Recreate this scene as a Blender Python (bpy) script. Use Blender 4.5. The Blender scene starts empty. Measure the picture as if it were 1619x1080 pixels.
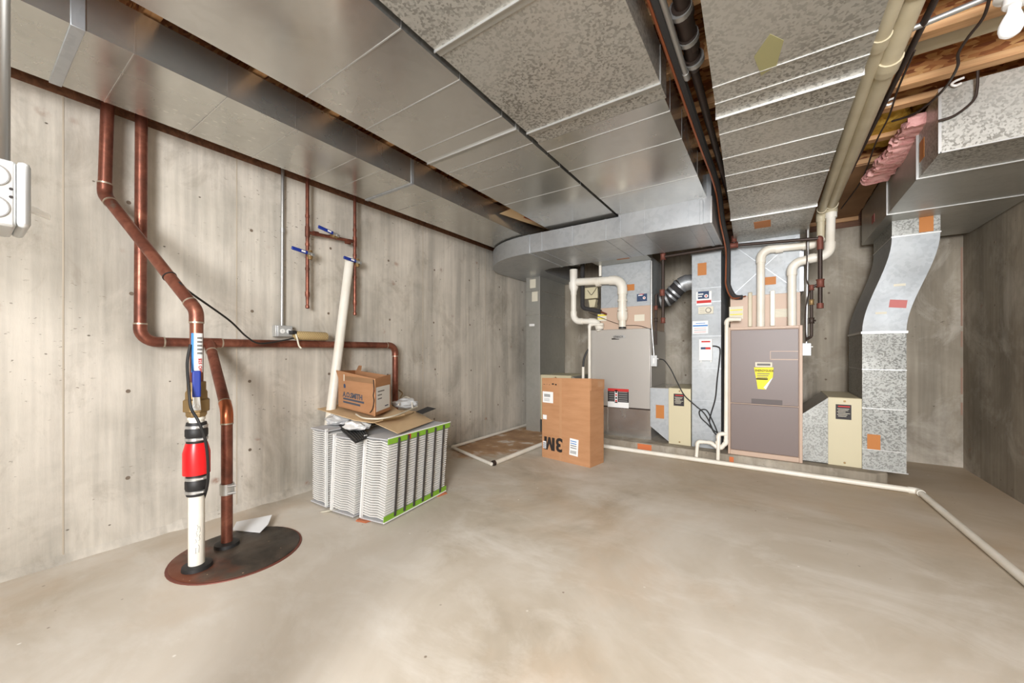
import bpy, bmesh, math, random
from mathutils import Vector, Matrix
random.seed(7)
S = bpy.context.scene
COL = S.collection
# ------------------------------------------------------------------ camera
F, CX, CY, H = 606.0, 809.5, 557.0, 1.1
A = math.atan(412 / 606.0)
sA, cA = math.sin(A), math.cos(A)
cam = bpy.data.cameras.new('camera')
cam.sensor_width = 36.0
cam.lens = 36.0 * F / 1619.0
cam.shift_y = 17.0 / 1619.0
cam.clip_start = 0.02
co = bpy.data.objects.new('camera', cam)
COL.objects.link(co)
co.location = (0, 0, H)
co.rotation_euler = (math.pi / 2, 0, A)
S.camera = co
# ------------------------------------------------------------------ world, lights, exposure
w = bpy.data.worlds.new('world'); S.world = w; w.use_nodes = True
w.node_tree.nodes['Background'].inputs[0].default_value = (1, 0.97, 0.93, 1)
w.node_tree.nodes['Background'].inputs[1].default_value = 0.12
S.view_settings.view_transform = 'Standard'
S.view_settings.look = 'None'
S.view_settings.gamma = 1.0
S.view_settings.use_curve_mapping = False
S.view_settings.exposure = -0.14
def area(name, loc, target, size, power, col=(1, 0.97, 0.93)):
    l = bpy.data.lights.new(name, 'AREA'); l.shape = 'DISK'; l.size = size; l.energy = power; l.color = col
    o = bpy.data.objects.new(name, l); COL.objects.link(o); o.location = loc
    o.rotation_euler = (Vector(target) - Vector(loc)).to_track_quat('-Z', 'Y').to_euler()
    return o
def point(name, loc, r, power, col=(1, 0.95, 0.88)):
    l = bpy.data.lights.new(name, 'POINT'); l.shadow_soft_size = r; l.energy = power; l.color = col
    o = bpy.data.objects.new(name, l); COL.objects.link(o); o.location = loc
    return o
area('photographers_softbox', (0.5, -2.0, 1.8), (-0.9, 4.2, 1.5), 1.7, 275, (.98, .99, 1)).data.spread = math.radians(140)
point('added_fill_light', (-0.75, 0.38, 2.0), 0.15, 7, (1, .98, .95))  # added fill lamp, out of view overhead, brightens floor and left wall
# the bulb in view glows by its own material

# ------------------------------------------------------------------ helpers
def ray(u, v):
    r = (u - CX) / F; z = (CY - v) / F
    return Vector((-sA + r * cA, cA + r * sA, z))
def at(u, v, x=None, y=None, z=None):
    """world point of a measured photo point lying on a known plane"""
    d = ray(u, v)
    if z is not None: t = (z - H) / d.z
    elif x is not None: t = x / d.x
    else: t = y / d.y
    p = d * t; p.z += H
    return p
def lin(c):
    c = c / 255.0
    return c / 12.92 if c <= 0.04045 else ((c + 0.055) / 1.055) ** 2.4
def rgb(r, g, b): return (lin(r), lin(g), lin(b), 1)

class MB:
    def __init__(s): s.v = []; s.f = []
    def add(s, vs, fs):
        n = len(s.v); s.v += [tuple(p) for p in vs]; s.f += [tuple(i + n for i in f) for f in fs]; return s
    def hexa(s, p):   # 8 points: bottom ring 0-3, top ring 4-7
        return s.add(p, [(3, 2, 1, 0), (4, 5, 6, 7), (0, 1, 5, 4), (1, 2, 6, 5), (2, 3, 7, 6), (3, 0, 4, 7)])
    def box(s, x0, x1, y0, y1, z0, z1):
        return s.hexa([(x0, y0, z0), (x1, y0, z0), (x1, y1, z0), (x0, y1, z0), (x0, y0, z1), (x1, y0, z1), (x1, y1, z1), (x0, y1, z1)])
    def prism(s, poly, z0, z1):
        n = len(poly)
        vs = [(x, y, z0) for x, y in poly] + [(x, y, z1) for x, y in poly]
        fs = [tuple(reversed(range(n))), tuple(range(n, 2 * n))] + [(i, (i + 1) % n, n + (i + 1) % n, n + i) for i in range(n)]
        return s.add(vs, fs)
    def prism_y(s, poly, y0, y1):   # poly in x,z (counter-clockwise seen from -y)
        n = len(poly)
        vs = [(x, y0, z) for x, z in poly] + [(x, y1, z) for x, z in poly]
        fs = [tuple(range(n)), tuple(reversed(range(n, 2 * n)))] + [((i + 1) % n, i, n + i, n + (i + 1) % n) for i in range(n)]
        return s.add(vs, fs)
    def tube(s, pts, r, seg=14, cap=True):
        pts = [Vector(p) for p in pts]; n = len(pts)
        rs = r if isinstance(r, (list, tuple)) else [r] * n
        tan = []
        for i in range(n):
            a = pts[max(i - 1, 0)]; b = pts[min(i + 1, n - 1)]
            t = (b - a); tan.append(t.normalized() if t.length > 1e-9 else Vector((0, 0, 1)))
        up = Vector((0, 0, 1)) if abs(tan[0].z) < 0.9 else Vector((1, 0, 0))
        nx = tan[0].cross(up).normalized(); rings = []
        for i in range(n):
            nx = (nx - tan[i] * nx.dot(tan[i])).normalized(); ny = tan[i].cross(nx)
            rings.append([pts[i] + (nx * math.cos(2 * math.pi * k / seg) + ny * math.sin(2 * math.pi * k / seg)) * rs[i] for k in range(seg)])
        vs = [p for rg in rings for p in rg]; fs = []
        for i in range(n - 1):
            for k in range(seg):
                a = i * seg + k; b = i * seg + (k + 1) % seg
                fs.append((a, b, b + seg, a + seg))
        if cap:
            fs.append(tuple(reversed(range(seg)))); fs.append(tuple(range((n - 1) * seg, n * seg)))
        return s.add(vs, fs)
    def lathe(s, prof, c=(0, 0, 0), axis=(0, 0, 1), seg=20):   # prof: (radius, height)
        ax = Vector(axis).normalized()
        pts = [Vector(c) + ax * h for r, h in prof]
        up = Vector((0, 0, 1)) if abs(ax.z) < 0.9 else Vector((1, 0, 0))
        nx = ax.cross(up).normalized(); ny = ax.cross(nx)
        vs = []; fs = []
        for (r, h), p in zip(prof, pts):
            vs += [p + (nx * math.cos(2 * math.pi * k / seg) + ny * math.sin(2 * math.pi * k / seg)) * max(r, 1e-5) for k in range(seg)]
        for i in range(len(prof) - 1):
            for k in range(seg):
                a = i * seg + k; b = i * seg + (k + 1) % seg
                fs.append((a, b, b + seg, a + seg))
        n = len(prof)
        if prof[0][0] > .002 and prof[-1][0] > .002:
            for k in range(seg):
                a = (n - 1) * seg + k; b = (n - 1) * seg + (k + 1) % seg; fs.append((a, b, (k + 1) % seg, k))
        else:
            fs.append(tuple(reversed(range(seg)))); fs.append(tuple(range((n - 1) * seg, n * seg)))
        return s.add(vs, fs)
    def xf(s, m): s.v = [tuple(m @ Vector(p)) for p in s.v]; return s
    def build(s, name, mat, parent=None, bevel=0, smooth=True, label=None):
        me = bpy.data.meshes.new(name)
        me.from_pydata(s.v, [], s.f); me.update()
        bm = bmesh.new(); bm.from_mesh(me); bmesh.ops.recalc_face_normals(bm, faces=bm.faces); bm.to_mesh(me); bm.free()
        me.materials.append(mat)
        if smooth:
            me.polygons.foreach_set('use_smooth', [True] * len(me.polygons)); me.set_sharp_from_angle(angle=math.radians(38))
        o = bpy.data.objects.new(name, me); COL.objects.link(o)
        if parent is not None:
            o.parent = parent; o.matrix_parent_inverse = pinv(parent)
        if bevel:
            b = o.modifiers.new('bevel', 'BEVEL'); b.width = bevel; b.segments = 2; b.limit_method = 'ANGLE'; b.angle_limit = math.radians(40)
        if label: o['label'] = label
        return o
def pinv(p):
    m = Matrix.Identity(4)
    q = p
    chain = []
    while q is not None: chain.append(q); q = q.parent
    for q in reversed(chain): m = m @ q.matrix_parent_inverse @ q.matrix_basis
    return m.inverted()
def thing(name, label, cat, loc=(0, 0, 0), group=None):
    o = bpy.data.objects.new(name, None); COL.objects.link(o); o.location = loc; o.empty_display_size = 0.05
    o['label'] = label; o['category'] = cat
    if group: o['group'] = group
    return o
def tag(o, label, cat, group=None, kind=None):
    o['label'] = label; o['category'] = cat
    if group: o['group'] = group
    if kind: o['kind'] = kind
    return o
def struct(o, label=None, cat=None):
    o['kind'] = 'structure'
    if label: o['label'] = label
    if cat: o['category'] = cat
    return o
def arcpath(pts, rad, n=7):
    """round the corners of a polyline"""
    pts = [Vector(p) for p in pts]; out = [pts[0]]; arcs = []
    for i in range(1, len(pts) - 1):
        p = pts[i]; a = (pts[i - 1] - p); b = (pts[i + 1] - p)
        ang = a.angle(b)
        if ang > math.radians(178): out.append(p); continue
        r = rad[i - 1] if isinstance(rad, (list, tuple)) else rad
        d = min(r / math.tan(ang / 2), a.length * 0.48, b.length * 0.48); r = d * math.tan(ang / 2)
        an, bn = a.normalized(), b.normalized()
        cen = p + (an + bn).normalized() * (r / math.sin(ang / 2))
        v0 = p + an * d - cen; v1 = p + bn * d - cen
        axis = v0.cross(v1).normalized(); tot = v0.angle(v1); arc = []
        for k in range(n + 1):
            arc.append(cen + Matrix.Rotation(tot * k / n, 3, axis) @ v0)
        out += arc; arcs.append((arc, an, bn))
    out.append(pts[-1])
    return out, arcs
def pipe_run(name, label, cat, pts, r, mat, bend=None, fit=1.18, stub=0.03, fmat=None, couplings=(), group=None, elbow='elbow', root=None, seg=16, fits=True):
    """pipe with socket elbows at its corners"""
    bend = bend if bend is not None else r * 2
    t = root or thing(name, label, cat, pts[-1] if pts[-1][2] < pts[0][2] else pts[0], group)
    path, arcs = arcpath(pts, bend)
    MB().tube(path, r, seg).build('pipe', mat, t)
    if fits:
        for arc, an, bn in arcs:
            p = [arc[0] + an * stub, arc[0] + an * stub * 0.98] + arc + [arc[-1] + bn * stub * 0.98, arc[-1] + bn * stub]
            MB().tube(p, r * fit, seg).build(elbow, fmat or mat, t)
    for c, d in couplings:
        c = Vector(c); d = Vector(d).normalized()
        MB().tube([c - d * r * 1.4, c - d * r * 1.3, c + d * r * 1.3, c + d * r * 1.4], [r * 1.05, r * fit, r * fit, r * 1.05], seg).build('coupling', fmat or mat, t)
    return t
def catmull(pts, n=8):
    P = [Vector(p) for p in pts]; P = [P[0]] + P + [P[-1]]; out = []
    for i in range(1, len(P) - 2):
        for k in range(n):
            t = k / n; a, b, c, d = P[i - 1:i + 3]
            out.append(0.5 * ((2 * b) + (c - a) * t + (2 * a - 5 * b + 4 * c - d) * t * t + (3 * b - a - 3 * c + d) * t ** 3))
    out.append(P[-2]); return out
def cable(name, label, cat, pts, r, mat, parent=None, n=8):
    o = MB().tube(catmull(pts, n), r, 8).build(name, mat, parent)
    if parent is None: tag(o, label, cat)
    return o
FONT = None
def text(s, size, mat, parent, origin, xdir, ydir, name='lettering', ext=0.0008, align='LEFT', bold=0.0, sx=1.0):
    cu = bpy.data.curves.new('txt', 'FONT'); cu.body = s; cu.size = size; cu.extrude = ext; cu.align_x = align; cu.offset = bold; cu.resolution_u = 3
    o = bpy.data.objects.new('txt', cu); COL.objects.link(o)
    dg = bpy.context.evaluated_depsgraph_get()
    me = bpy.data.meshes.new_from_object(o.evaluated_get(dg))
    bpy.data.objects.remove(o); bpy.data.curves.remove(cu)
    X = Vector(xdir).normalized(); Y = Vector(ydir).normalized(); Z = X.cross(Y)
    m = Matrix(((X.x * sx, Y.x, Z.x, origin[0]), (X.y * sx, Y.y, Z.y, origin[1]), (X.z * sx, Y.z, Z.z, origin[2]), (0, 0, 0, 1)))
    me.transform(m); me.materials.clear(); me.materials.append(mat); me.name = name
    ob = bpy.data.objects.new(name, me); COL.objects.link(ob)
    if parent is not None: ob.parent = parent; ob.matrix_parent_inverse = pinv(parent)
    return ob
def plate(name, mat, parent, o, xd, yd, w, h, th=0.0015, bevel=0):
    """thin plate with its lower left corner at o, facing xd x yd"""
    o = Vector(o); X = Vector(xd).normalized(); Y = Vector(yd).normalized(); Z = X.cross(Y)
    p = [o, o + X * w, o + X * w + Y * h, o + Y * h]
    return MB().hexa([q - Z * 0.0005 for q in p] + [q + Z * th for q in p]).build(name, mat, parent, bevel)
def front_plate(name, mat, parent, u0, v0, u1, v1, y, th=0.0015):
    """plate on a face towards -y, given by photo corners on that plane"""
    a = at(u0, v1, y=y); b = at(u1, v0, y=y)
    return plate(name, mat, parent, (a.x, y, a.z), (1, 0, 0), (0, 0, 1), b.x - a.x, b.z - a.z, th)

# ------------------------------------------------------------------ materials
def new_mat(name, base, rough=0.6, metal=0.0, spec=0.5):
    m = bpy.data.materials.new(name); m.use_nodes = True
    b = m.node_tree.nodes['Principled BSDF']
    b.inputs['Base Color'].default_value = base; b.inputs['Roughness'].default_value = rough; b.inputs['Metallic'].default_value = metal
    b.inputs['Specular IOR Level'].default_value = spec
    return m
class N:
    def __init__(s, m):
        s.t = m.node_tree; s.b = s.t.nodes['Principled BSDF']; s.co = s.t.nodes.new('ShaderNodeTexCoord')
    def node(s, typ, **k):
        n = s.t.nodes.new(typ)
        for a, v in k.items(): setattr(n, a, v)
        return n
    def link(s, a, b): s.t.links.new(a, b)
    def mapping(s, scale, space='Object', loc=(0, 0, 0), rot=(0, 0, 0)):
        mp = s.node('ShaderNodeMapping'); mp.inputs['Scale'].default_value = scale; mp.inputs['Location'].default_value = loc; mp.inputs['Rotation'].default_value = rot
        s.link(s.co.outputs[space], mp.inputs['Vector']); return mp.outputs[0]
    def noise(s, vec, scale, detail=4, rough=0.55, dist=0.0):
        n = s.node('ShaderNodeTexNoise'); n.inputs['Scale'].default_value = scale; n.inputs['Detail'].default_value = detail
        n.inputs['Roughness'].default_value = rough; n.inputs['Distortion'].default_value = dist; s.link(vec, n.inputs['Vector']); return n.outputs[0]
    def voro(s, vec, scale, feature='F1', out=0, rand=1.0):
        n = s.node('ShaderNodeTexVoronoi', feature=feature); n.inputs['Scale'].default_value = scale; n.inputs['Randomness'].default_value = rand
        s.link(vec, n.inputs['Vector']); return n.outputs[out]
    def ramp(s, fac, stops, mode='LINEAR'):
        n = s.node('ShaderNodeValToRGB'); n.color_ramp.interpolation = mode
        e = n.color_ramp.elements
        while len(e) < len(stops): e.new(0.5)
        for el, (p, c) in zip(e, stops): el.position = p; el.color = c if len(c) == 4 else (*c, 1)
        s.link(fac, n.inputs[0]); return n.outputs[0]
    def mix(s, fac, a, b, mode='MIX'):
        n = s.node('ShaderNodeMix', data_type='RGBA', blend_type=mode); n.clamp_factor = True
        for sock, val in ((n.inputs[0], fac), (n.inputs[6], a), (n.inputs[7], b)):
            if hasattr(val, 'is_linked'): s.link(val, sock)
            else: sock.default_value = val
        return n.outputs[2]
    def math(s, op, a, b=0.0):
        n = s.node('ShaderNodeMath', operation=op)
        for i, v in enumerate((a, b)):
            if hasattr(v, 'is_linked'): s.link(v, n.inputs[i])
            else: n.inputs[i].default_value = v
        return n.outputs[0]
    def bump(s, h, st=0.3, dist=0.01):
        n = s.node('ShaderNodeBump'); n.inputs['Strength'].default_value = st; n.inputs['Distance'].default_value = dist
        s.link(h, n.inputs['Height']); s.link(n.outputs[0], s.b.inputs['Normal'])
    def color(s, c): s.link(c, s.b.inputs['Base Color'])
    def rough(s, c): s.link(c, s.b.inputs['Roughness'])
BW = lambda a: (a, a, a, 1)
def concrete(name, c0, c1, c2):
    m = new_mat(name, c1, 0.85, 0, 0.3); n = N(m)
    ob = n.mapping((1, 1, 1)); st = n.mapping((6, 6, 0.35)); st2 = n.mapping((30, 30, 1.2))
    big = n.noise(ob, 1.1, 5, 0.6, 0.4)
    col = n.ramp(big, [(0.3, c0), (0.5, c1), (0.7, c2)])
    s1 = n.ramp(n.noise(st, 1.0, 5, 0.6), [(0.35, BW(0.66)), (0.55, BW(1.0)), (0.75, BW(1.1))])
    col = n.mix(0.75, col, s1, 'MULTIPLY')
    s2 = n.ramp(n.noise(st2, 1.0, 3, 0.6), [(0.4, BW(0.8)), (0.6, BW(1.05))])
    col = n.mix(0.4, col, s2, 'MULTIPLY')
    # bug holes and small dark dashes left by the formwork
    v = n.voro(n.mapping((9, 9, 13)), 1.0)
    gate = n.ramp(n.noise(ob, 4.0, 2), [(0.5, BW(0)), (0.56, BW(1))])
    hole = n.math('MULTIPLY', n.ramp(v, [(0.035, BW(1)), (0.07, BW(0))]), gate)
    col = n.mix(hole, col, rgb(92, 82, 70))
    v2 = n.voro(n.mapping((3.3, 3.3, 4.1), loc=(3, 1, 2)), 1.0)
    rust = n.math('MULTIPLY', n.ramp(v2, [(0.03, BW(0.8)), (0.12, BW(0))]), n.ramp(n.noise(ob, 14, 3), [(0.45, BW(0)), (0.6, BW(1))]))
    col = n.mix(rust, col, rgb(150, 110, 92))
    # pale efflorescence blooms and darker damp blotches
    bl = n.noise(n.mapping((1, 1, .8), loc=(7, 3, 1)), 2.3, 7, 0.68, 0.6)
    col = n.mix(n.ramp(bl, [(0.5, BW(0)), (0.72, BW(.55))]), col, rgb(222, 214, 202))
    bd = n.noise(n.mapping((1, 1, .7), loc=(1, 9, 4)), 3.1, 7, 0.7, 0.8)
    col = n.mix(n.ramp(bd, [(0.54, BW(0)), (0.74, BW(.5))]), col, rgb(128, 116, 100))
    dash = n.math('MULTIPLY', n.ramp(n.noise(n.mapping((26, 26, 60), loc=(2, 5, 1)), 1, 3, .6), [(0.66, BW(0)), (0.7, BW(.8))]), n.ramp(n.noise(ob, 1.8, 3), [(0.5, BW(0)), (0.62, BW(1))]))
    col = n.mix(dash, col, rgb(112, 102, 88))
    n.color(col)
    h = n.math('ADD', n.noise(n.mapping((40, 40, 12)), 1, 4), n.math('MULTIPLY', hole, -2.0))
    n.bump(h, 0.25, 0.006)
    return m
M = {}
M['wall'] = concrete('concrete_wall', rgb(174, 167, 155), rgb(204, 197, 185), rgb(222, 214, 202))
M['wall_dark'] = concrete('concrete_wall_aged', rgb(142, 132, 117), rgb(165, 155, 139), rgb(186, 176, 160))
def floor_mat():
    m = new_mat('concrete_floor', rgb(200, 185, 162), 0.6, 0, 0.35); n = N(m)
    ob = n.mapping((1, 1, 1))
    big = n.noise(ob, 0.75, 6, 0.62, 0.8)
    col = n.ramp(big, [(0.3, rgb(164, 152, 134)), (0.43, rgb(190, 179, 162)), (0.55, rgb(204, 195, 181)), (0.7, rgb(216, 209, 198))])
    sw = n.noise(n.mapping((1.3, 2.2, 1), rot=(0, 0, 0.5)), 1.3, 7, 0.68, 0.5)
    col = n.mix(n.ramp(sw, [(0.48, BW(0)), (0.7, BW(0.6))]), col, rgb(226, 221, 212))
    ru = n.noise(n.mapping((1, 1, 1), loc=(4.2, 2.2, 0)), 1.0, 5, 0.6, 0.3)
    col = n.mix(n.ramp(ru, [(0.52, BW(0)), (0.7, BW(0.35))]), col, rgb(194, 162, 126))
    # rusty wet stain inside the floor drain pipes in the far left corner
    sx = n.node('ShaderNodeSeparateXYZ'); n.link(ob, sx.inputs[0])
    dx = n.math('DIVIDE', n.math('ADD', sx.outputs[0], 2.72), 0.5); dy = n.math('DIVIDE', n.math('ADD', sx.outputs[1], -3.95), 1.05)
    d = n.math('ADD', n.math('MULTIPLY', dx, dx), n.math('MULTIPLY', dy, dy))
    d = n.math('ADD', d, n.math('MULTIPLY', n.math('ADD', n.noise(ob, 5, 5, 0.65), -0.5), 1.6))
    col = n.mix(n.ramp(d, [(0.55, BW(0.85)), (1.25, BW(0))]), col, n.ramp(n.noise(ob, 4, 5), [(0.35, rgb(150, 105, 62)), (0.55, rgb(183, 140, 96)), (0.66, rgb(232, 224, 216))]))
    # browner floor towards the right rear corner
    ex = n.math('ADD', sx.outputs[0], n.math('MULTIPLY', n.noise(ob, 1.5, 4), 1.0))
    ey = n.math('ADD', sx.outputs[1], n.math('MULTIPLY', n.noise(ob, 1.3, 4), 1.0))
    fa = n.math('MULTIPLY', n.ramp(n.math('DIVIDE', ey, 6.0), [(0.5, BW(0)), (0.8, BW(1))]), n.ramp(n.math('DIVIDE', n.math('ADD', ex, 3.0), 6.0), [(0.2, BW(0)), (0.5, BW(1))]))
    col = n.mix(n.math('MULTIPLY', fa, 0.6), col, rgb(180, 156, 126))
    # specks of grit
    v = n.voro(ob, 9.0); g = n.ramp(n.noise(ob, 2.0, 2), [(0.5, BW(0)), (0.55, BW(1))])
    col = n.mix(n.math('MULTIPLY', n.ramp(v, [(0.035, BW(0.75)), (0.06, BW(0))]), g), col, rgb(110, 90, 70))
    v = n.voro(n.mapping((1, 1, 1), loc=(5, 5, 0)), 7.0)
    col = n.mix(n.math('MULTIPLY', n.ramp(v, [(0.03, BW(0.8)), (0.05, BW(0))]), g), col, rgb(240, 236, 228))
    n.color(col)
    n.rough(n.ramp(sw, [(0.3, BW(0.5)), (0.7, BW(0.7))]))
    n.bump(n.noise(ob, 22, 5), 0.12, 0.005)
    return m
M['floor'] = floor_mat()
def galv(name, base, dark, rough, spangle, sc=28.0, spots=False, metal=0.62):
    m = new_mat(name, base, rough, metal, 0.5); n = N(m)
    ob = n.mapping((1, 1, 1))
    v = n.voro(n.mapping((sc, sc, sc)), 1.0, out=1)
    sp = n.node('ShaderNodeSeparateColor'); n.link(v, sp.inputs[0])
    cl = n.noise(ob, 1.6, 5, 0.6, 0.4)
    f = n.math('MULTIPLY', n.ramp(sp.outputs[0], [(0.45, BW(0)), (0.8, BW(1))]), n.ramp(cl, [(0.32, BW(.3)), (0.6, BW(1))]))
    col = n.mix(n.math('MULTIPLY', f, spangle), base, dark)
    col = n.mix(n.ramp(n.noise(ob, 2.6, 4, 0.5, 0.3), [(0.4, BW(0)), (0.85, BW(0.35))]), col, rgb(206, 205, 200))
    if spots:   # white oxide drips and a chalky bloom
        v3 = n.voro(n.mapping((30, 16, 30), rot=(0, 0, .3)), 1.0)
        gt = n.ramp(n.noise(ob, 1.7, 4), [(0.45, BW(0)), (0.62, BW(1))])
        col = n.mix(n.math('MULTIPLY', n.ramp(v3, [(0.14, BW(.8)), (0.22, BW(0))]), gt), col, rgb(228, 226, 218))
    n.color(col)
    n.rough(n.ramp(n.noise(ob, 2.2, 5), [(0.3, BW(rough - 0.08)), (0.7, BW(rough + 0.1))]))
    n.bump(n.noise(ob, 2.5, 2), 0.05, 0.02)
    return m
M['duct'] = galv('galvanised_sheet', rgb(212, 211, 207), rgb(190, 189, 184), 0.22, 0.2, metal=.86)
M['duct_sp'] = galv('spangled_galvanised_sheet', rgb(188, 186, 179), rgb(118, 115, 107), 0.44, 0.85, 100)
M['duct_b'] = galv('bluish_galvanised_sheet', rgb(182, 186, 190), rgb(150, 154, 160), 0.4, 0.35)
M['duct_old'] = galv('old_galvanised_sheet', rgb(180, 180, 174), rgb(150, 149, 142), 0.42, 0.2)
M['duct_front'] = galv('dull_galvanised_sheet', rgb(178, 182, 185), rgb(150, 154, 158), 0.62, 0.35, 40)
M['duct_spv'] = galv('dull_spangled_sheet', rgb(170, 171, 167), rgb(112, 112, 108), 0.6, 0.85, 100)
M['duct_spot'] = galv('oxidised_galvanised_sheet', rgb(202, 201, 195), rgb(176, 175, 168), 0.24, 0.2, 28, True, .84)
M['seam'] = new_mat('bright_seam', rgb(200, 200, 198), 0.4, 0.75)
def wood(name, c0, c1, sc=(1.5, 30, 30)):
    m = new_mat(name, c0, 0.65); n = N(m)
    g = n.noise(n.mapping(sc), 1.0, 4, 0.6, 1.2)
    n.color(n.ramp(g, [(0.35, c0), (0.65, c1)])); n.bump(g, 0.15, 0.003); return m
M['lumber'] = wood('pale_lumber', rgb(190, 142, 98), rgb(216, 172, 124))
M['lumber_dark'] = wood('dark_lumber', rgb(92, 62, 44), rgb(128, 88, 62))
def osb():
    m = new_mat('strand_board', rgb(190, 120, 60), 0.7); n = N(m)
    v = n.voro(n.mapping((22, 60, 64), rot=(0.15, 0.3, 0.2)), 1.0, out=1); s = n.node('ShaderNodeSeparateColor'); n.link(v, s.inputs[0])
    n.color(n.ramp(s.outputs[0], [(0.1, rgb(140, 82, 46)), (0.5, rgb(182, 120, 70)), (0.9, rgb(214, 166, 108))])); n.bump(s.outputs[0], 0.2, 0.003); return m
M['osb'] = osb()
def copper():
    m = new_mat('aged_copper', rgb(150, 84, 62), 0.45, 0.6); n = N(m); ob = n.mapping((1, 1, 1))
    a = n.noise(ob, 9, 5, 0.65, 0.5)
    col = n.ramp(a, [(0.3, rgb(98, 60, 48)), (0.5, rgb(130, 78, 62)), (0.7, rgb(158, 102, 82))])
    col = n.mix(n.ramp(n.noise(n.mapping((14, 14, 5)), 1, 4), [(0.68, BW(0)), (0.78, BW(0.6))]), col, rgb(116, 124, 112))
    n.color(col); n.rough(n.ramp(a, [(0.3, BW(0.5)), (0.7, BW(0.3))])); return m
M['copper'] = copper()
M['copper_b'] = new_mat('bright_copper', rgb(196, 118, 84), 0.3, 0.9)
M['solder'] = new_mat('solder', rgb(190, 178, 160), 0.45, 0.8)
M['brass'] = new_mat('bronze_valve', rgb(150, 124, 84), 0.5, 0.6)
def pvc(name, c0, c1):
    m = new_mat(name, c0, 0.4); n = N(m); n.color(n.ramp(n.noise(n.mapping((3, 3, 3)), 1.5, 4), [(0.35, c0), (0.7, c1)])); return m
M['pvc'] = pvc('white_pvc', rgb(240, 236, 226), rgb(228, 220, 204))
M['pvc_old'] = pvc('yellowed_pvc', rgb(200, 190, 164), rgb(184, 172, 144))
M['iron'] = new_mat('black_iron', rgb(62, 50, 44), 0.5, 0.4)
M['iron_red'] = new_mat('rusty_malleable_fitting', rgb(120, 70, 58), 0.6, 0.3)
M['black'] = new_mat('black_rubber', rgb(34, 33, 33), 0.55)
M['foam'] = new_mat('black_pipe_foam', rgb(52, 50, 50), 0.85)
M['red'] = new_mat('red_plastic', rgb(228, 30, 34), 0.3)
M['blue'] = new_mat('blue_vinyl', rgb(28, 52, 140), 0.4)
M['steel'] = new_mat('zinc_steel', rgb(205, 205, 203), 0.35, 0.8)
M['emt'] = new_mat('galvanised_conduit', rgb(190, 190, 188), 0.38, 0.8)
M['boxsteel'] = new_mat('stamped_steel_box', rgb(206, 208, 208), 0.42, 0.55)
M['white'] = new_mat('white_paper', rgb(240, 240, 238), 0.7)
M['offwhite'] = new_mat('cream_label', rgb(222, 216, 198), 0.7)
M['cream'] = new_mat('cream_enamel', rgb(208, 198, 166), 0.45)
M['brown'] = new_mat('brown_enamel', rgb(122, 108, 104), 0.42)
M['tan'] = new_mat('tan_enamel', rgb(196, 170, 150), 0.48)
M['silver'] = new_mat('silver_grey_enamel', rgb(196, 192, 186), 0.36, 0.45)
def card(name, c0, c1):
    m = new_mat(name, c0, 0.8, 0, 0.25); n = N(m); n.color(n.ramp(n.noise(n.mapping((2, 2, 12)), 2, 4), [(0.3, c0), (0.7, c1)])); return m
M['card'] = card('brown_cardboard', rgb(178, 130, 92), rgb(190, 142, 104))
M['card_l'] = card('light_cardboard', rgb(206, 176, 136), rgb(218, 190, 152))
M['kraft'] = card('kraft_board', rgb(148, 112, 80), rgb(166, 128, 94))
M['ink'] = new_mat('black_ink', rgb(40, 34, 32), 0.7)
M['navy'] = new_mat('navy_ink', rgb(54, 72, 104), 0.7)
M['grey_ink'] = new_mat('grey_ink', rgb(120, 118, 116), 0.7)
M['orange'] = new_mat('orange_sticker', rgb(190, 120, 56), 0.6)
M['pinkst'] = new_mat('red_sticker', rgb(196, 112, 108), 0.6)
M['yellow'] = new_mat('yellow_tag', rgb(240, 222, 40), 0.55)
M['redink'] = new_mat('red_ink', rgb(200, 44, 40), 0.6)
M['blueink'] = new_mat('blue_ink', rgb(60, 130, 200), 0.6)
M['darklab'] = new_mat('dark_label', rgb(44, 38, 40), 0.6)
M['green'] = new_mat('green_band', rgb(128, 178, 48), 0.55)
M['pleat'] = new_mat('filter_pleat', rgb(232, 230, 226), 0.85)
M['greycard'] = new_mat('grey_board', rgb(196, 196, 198), 0.75)
M['strap'] = new_mat('dark_strap', rgb(66, 62, 60), 0.6)
def cover():
    m = new_mat('sump_cover_steel', rgb(64, 58, 52), 0.55, 0.3); n = N(m); ob = n.mapping((1, 1, 1))
    col = n.ramp(n.noise(ob, 5, 5, 0.6, 0.5), [(0.35, rgb(48, 44, 40)), (0.6, rgb(84, 74, 64))])
    sx = n.node('ShaderNodeSeparateXYZ'); n.link(ob, sx.inputs[0])
    g = n.math('ADD', n.math('MULTIPLY', n.math('ADD', sx.outputs[1], -0.9), -1.6), n.math('MULTIPLY', n.noise(ob, 6, 5), 1.1))
    col = n.mix(n.ramp(g, [(0.65, BW(0)), (0.95, BW(1))]), col, rgb(112, 62, 42))
    v = n.voro(ob, 22.0); col = n.mix(n.ramp(v, [(0.06, BW(0.8)), (0.1, BW(0))]), col, rgb(190, 160, 130))
    n.color(col); n.rough(n.ramp(n.noise(ob, 8, 4), [(0.3, BW(0.35)), (0.7, BW(0.65))])); return m
M['cover'] = cover()
def fibre(name, c0, c1):
    m = new_mat(name, c0, 0.95, 0, 0.1); n = N(m); g = n.noise(n.mapping((9, 9, 9)), 2, 6, 0.7, 1.0)
    n.color(n.ramp(g, [(0.35, c0), (0.65, c1)])); n.bump(g, 0.6, 0.02); return m
M['pink'] = fibre('pink_fibreglass', rgb(216, 146, 144), rgb(240, 192, 186))
M['yellowfib'] = fibre('yellow_fibreglass', rgb(186, 142, 52), rgb(226, 188, 96))
M['glassbulb'] = new_mat('frosted_bulb', rgb(240, 242, 244), 0.25)
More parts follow.
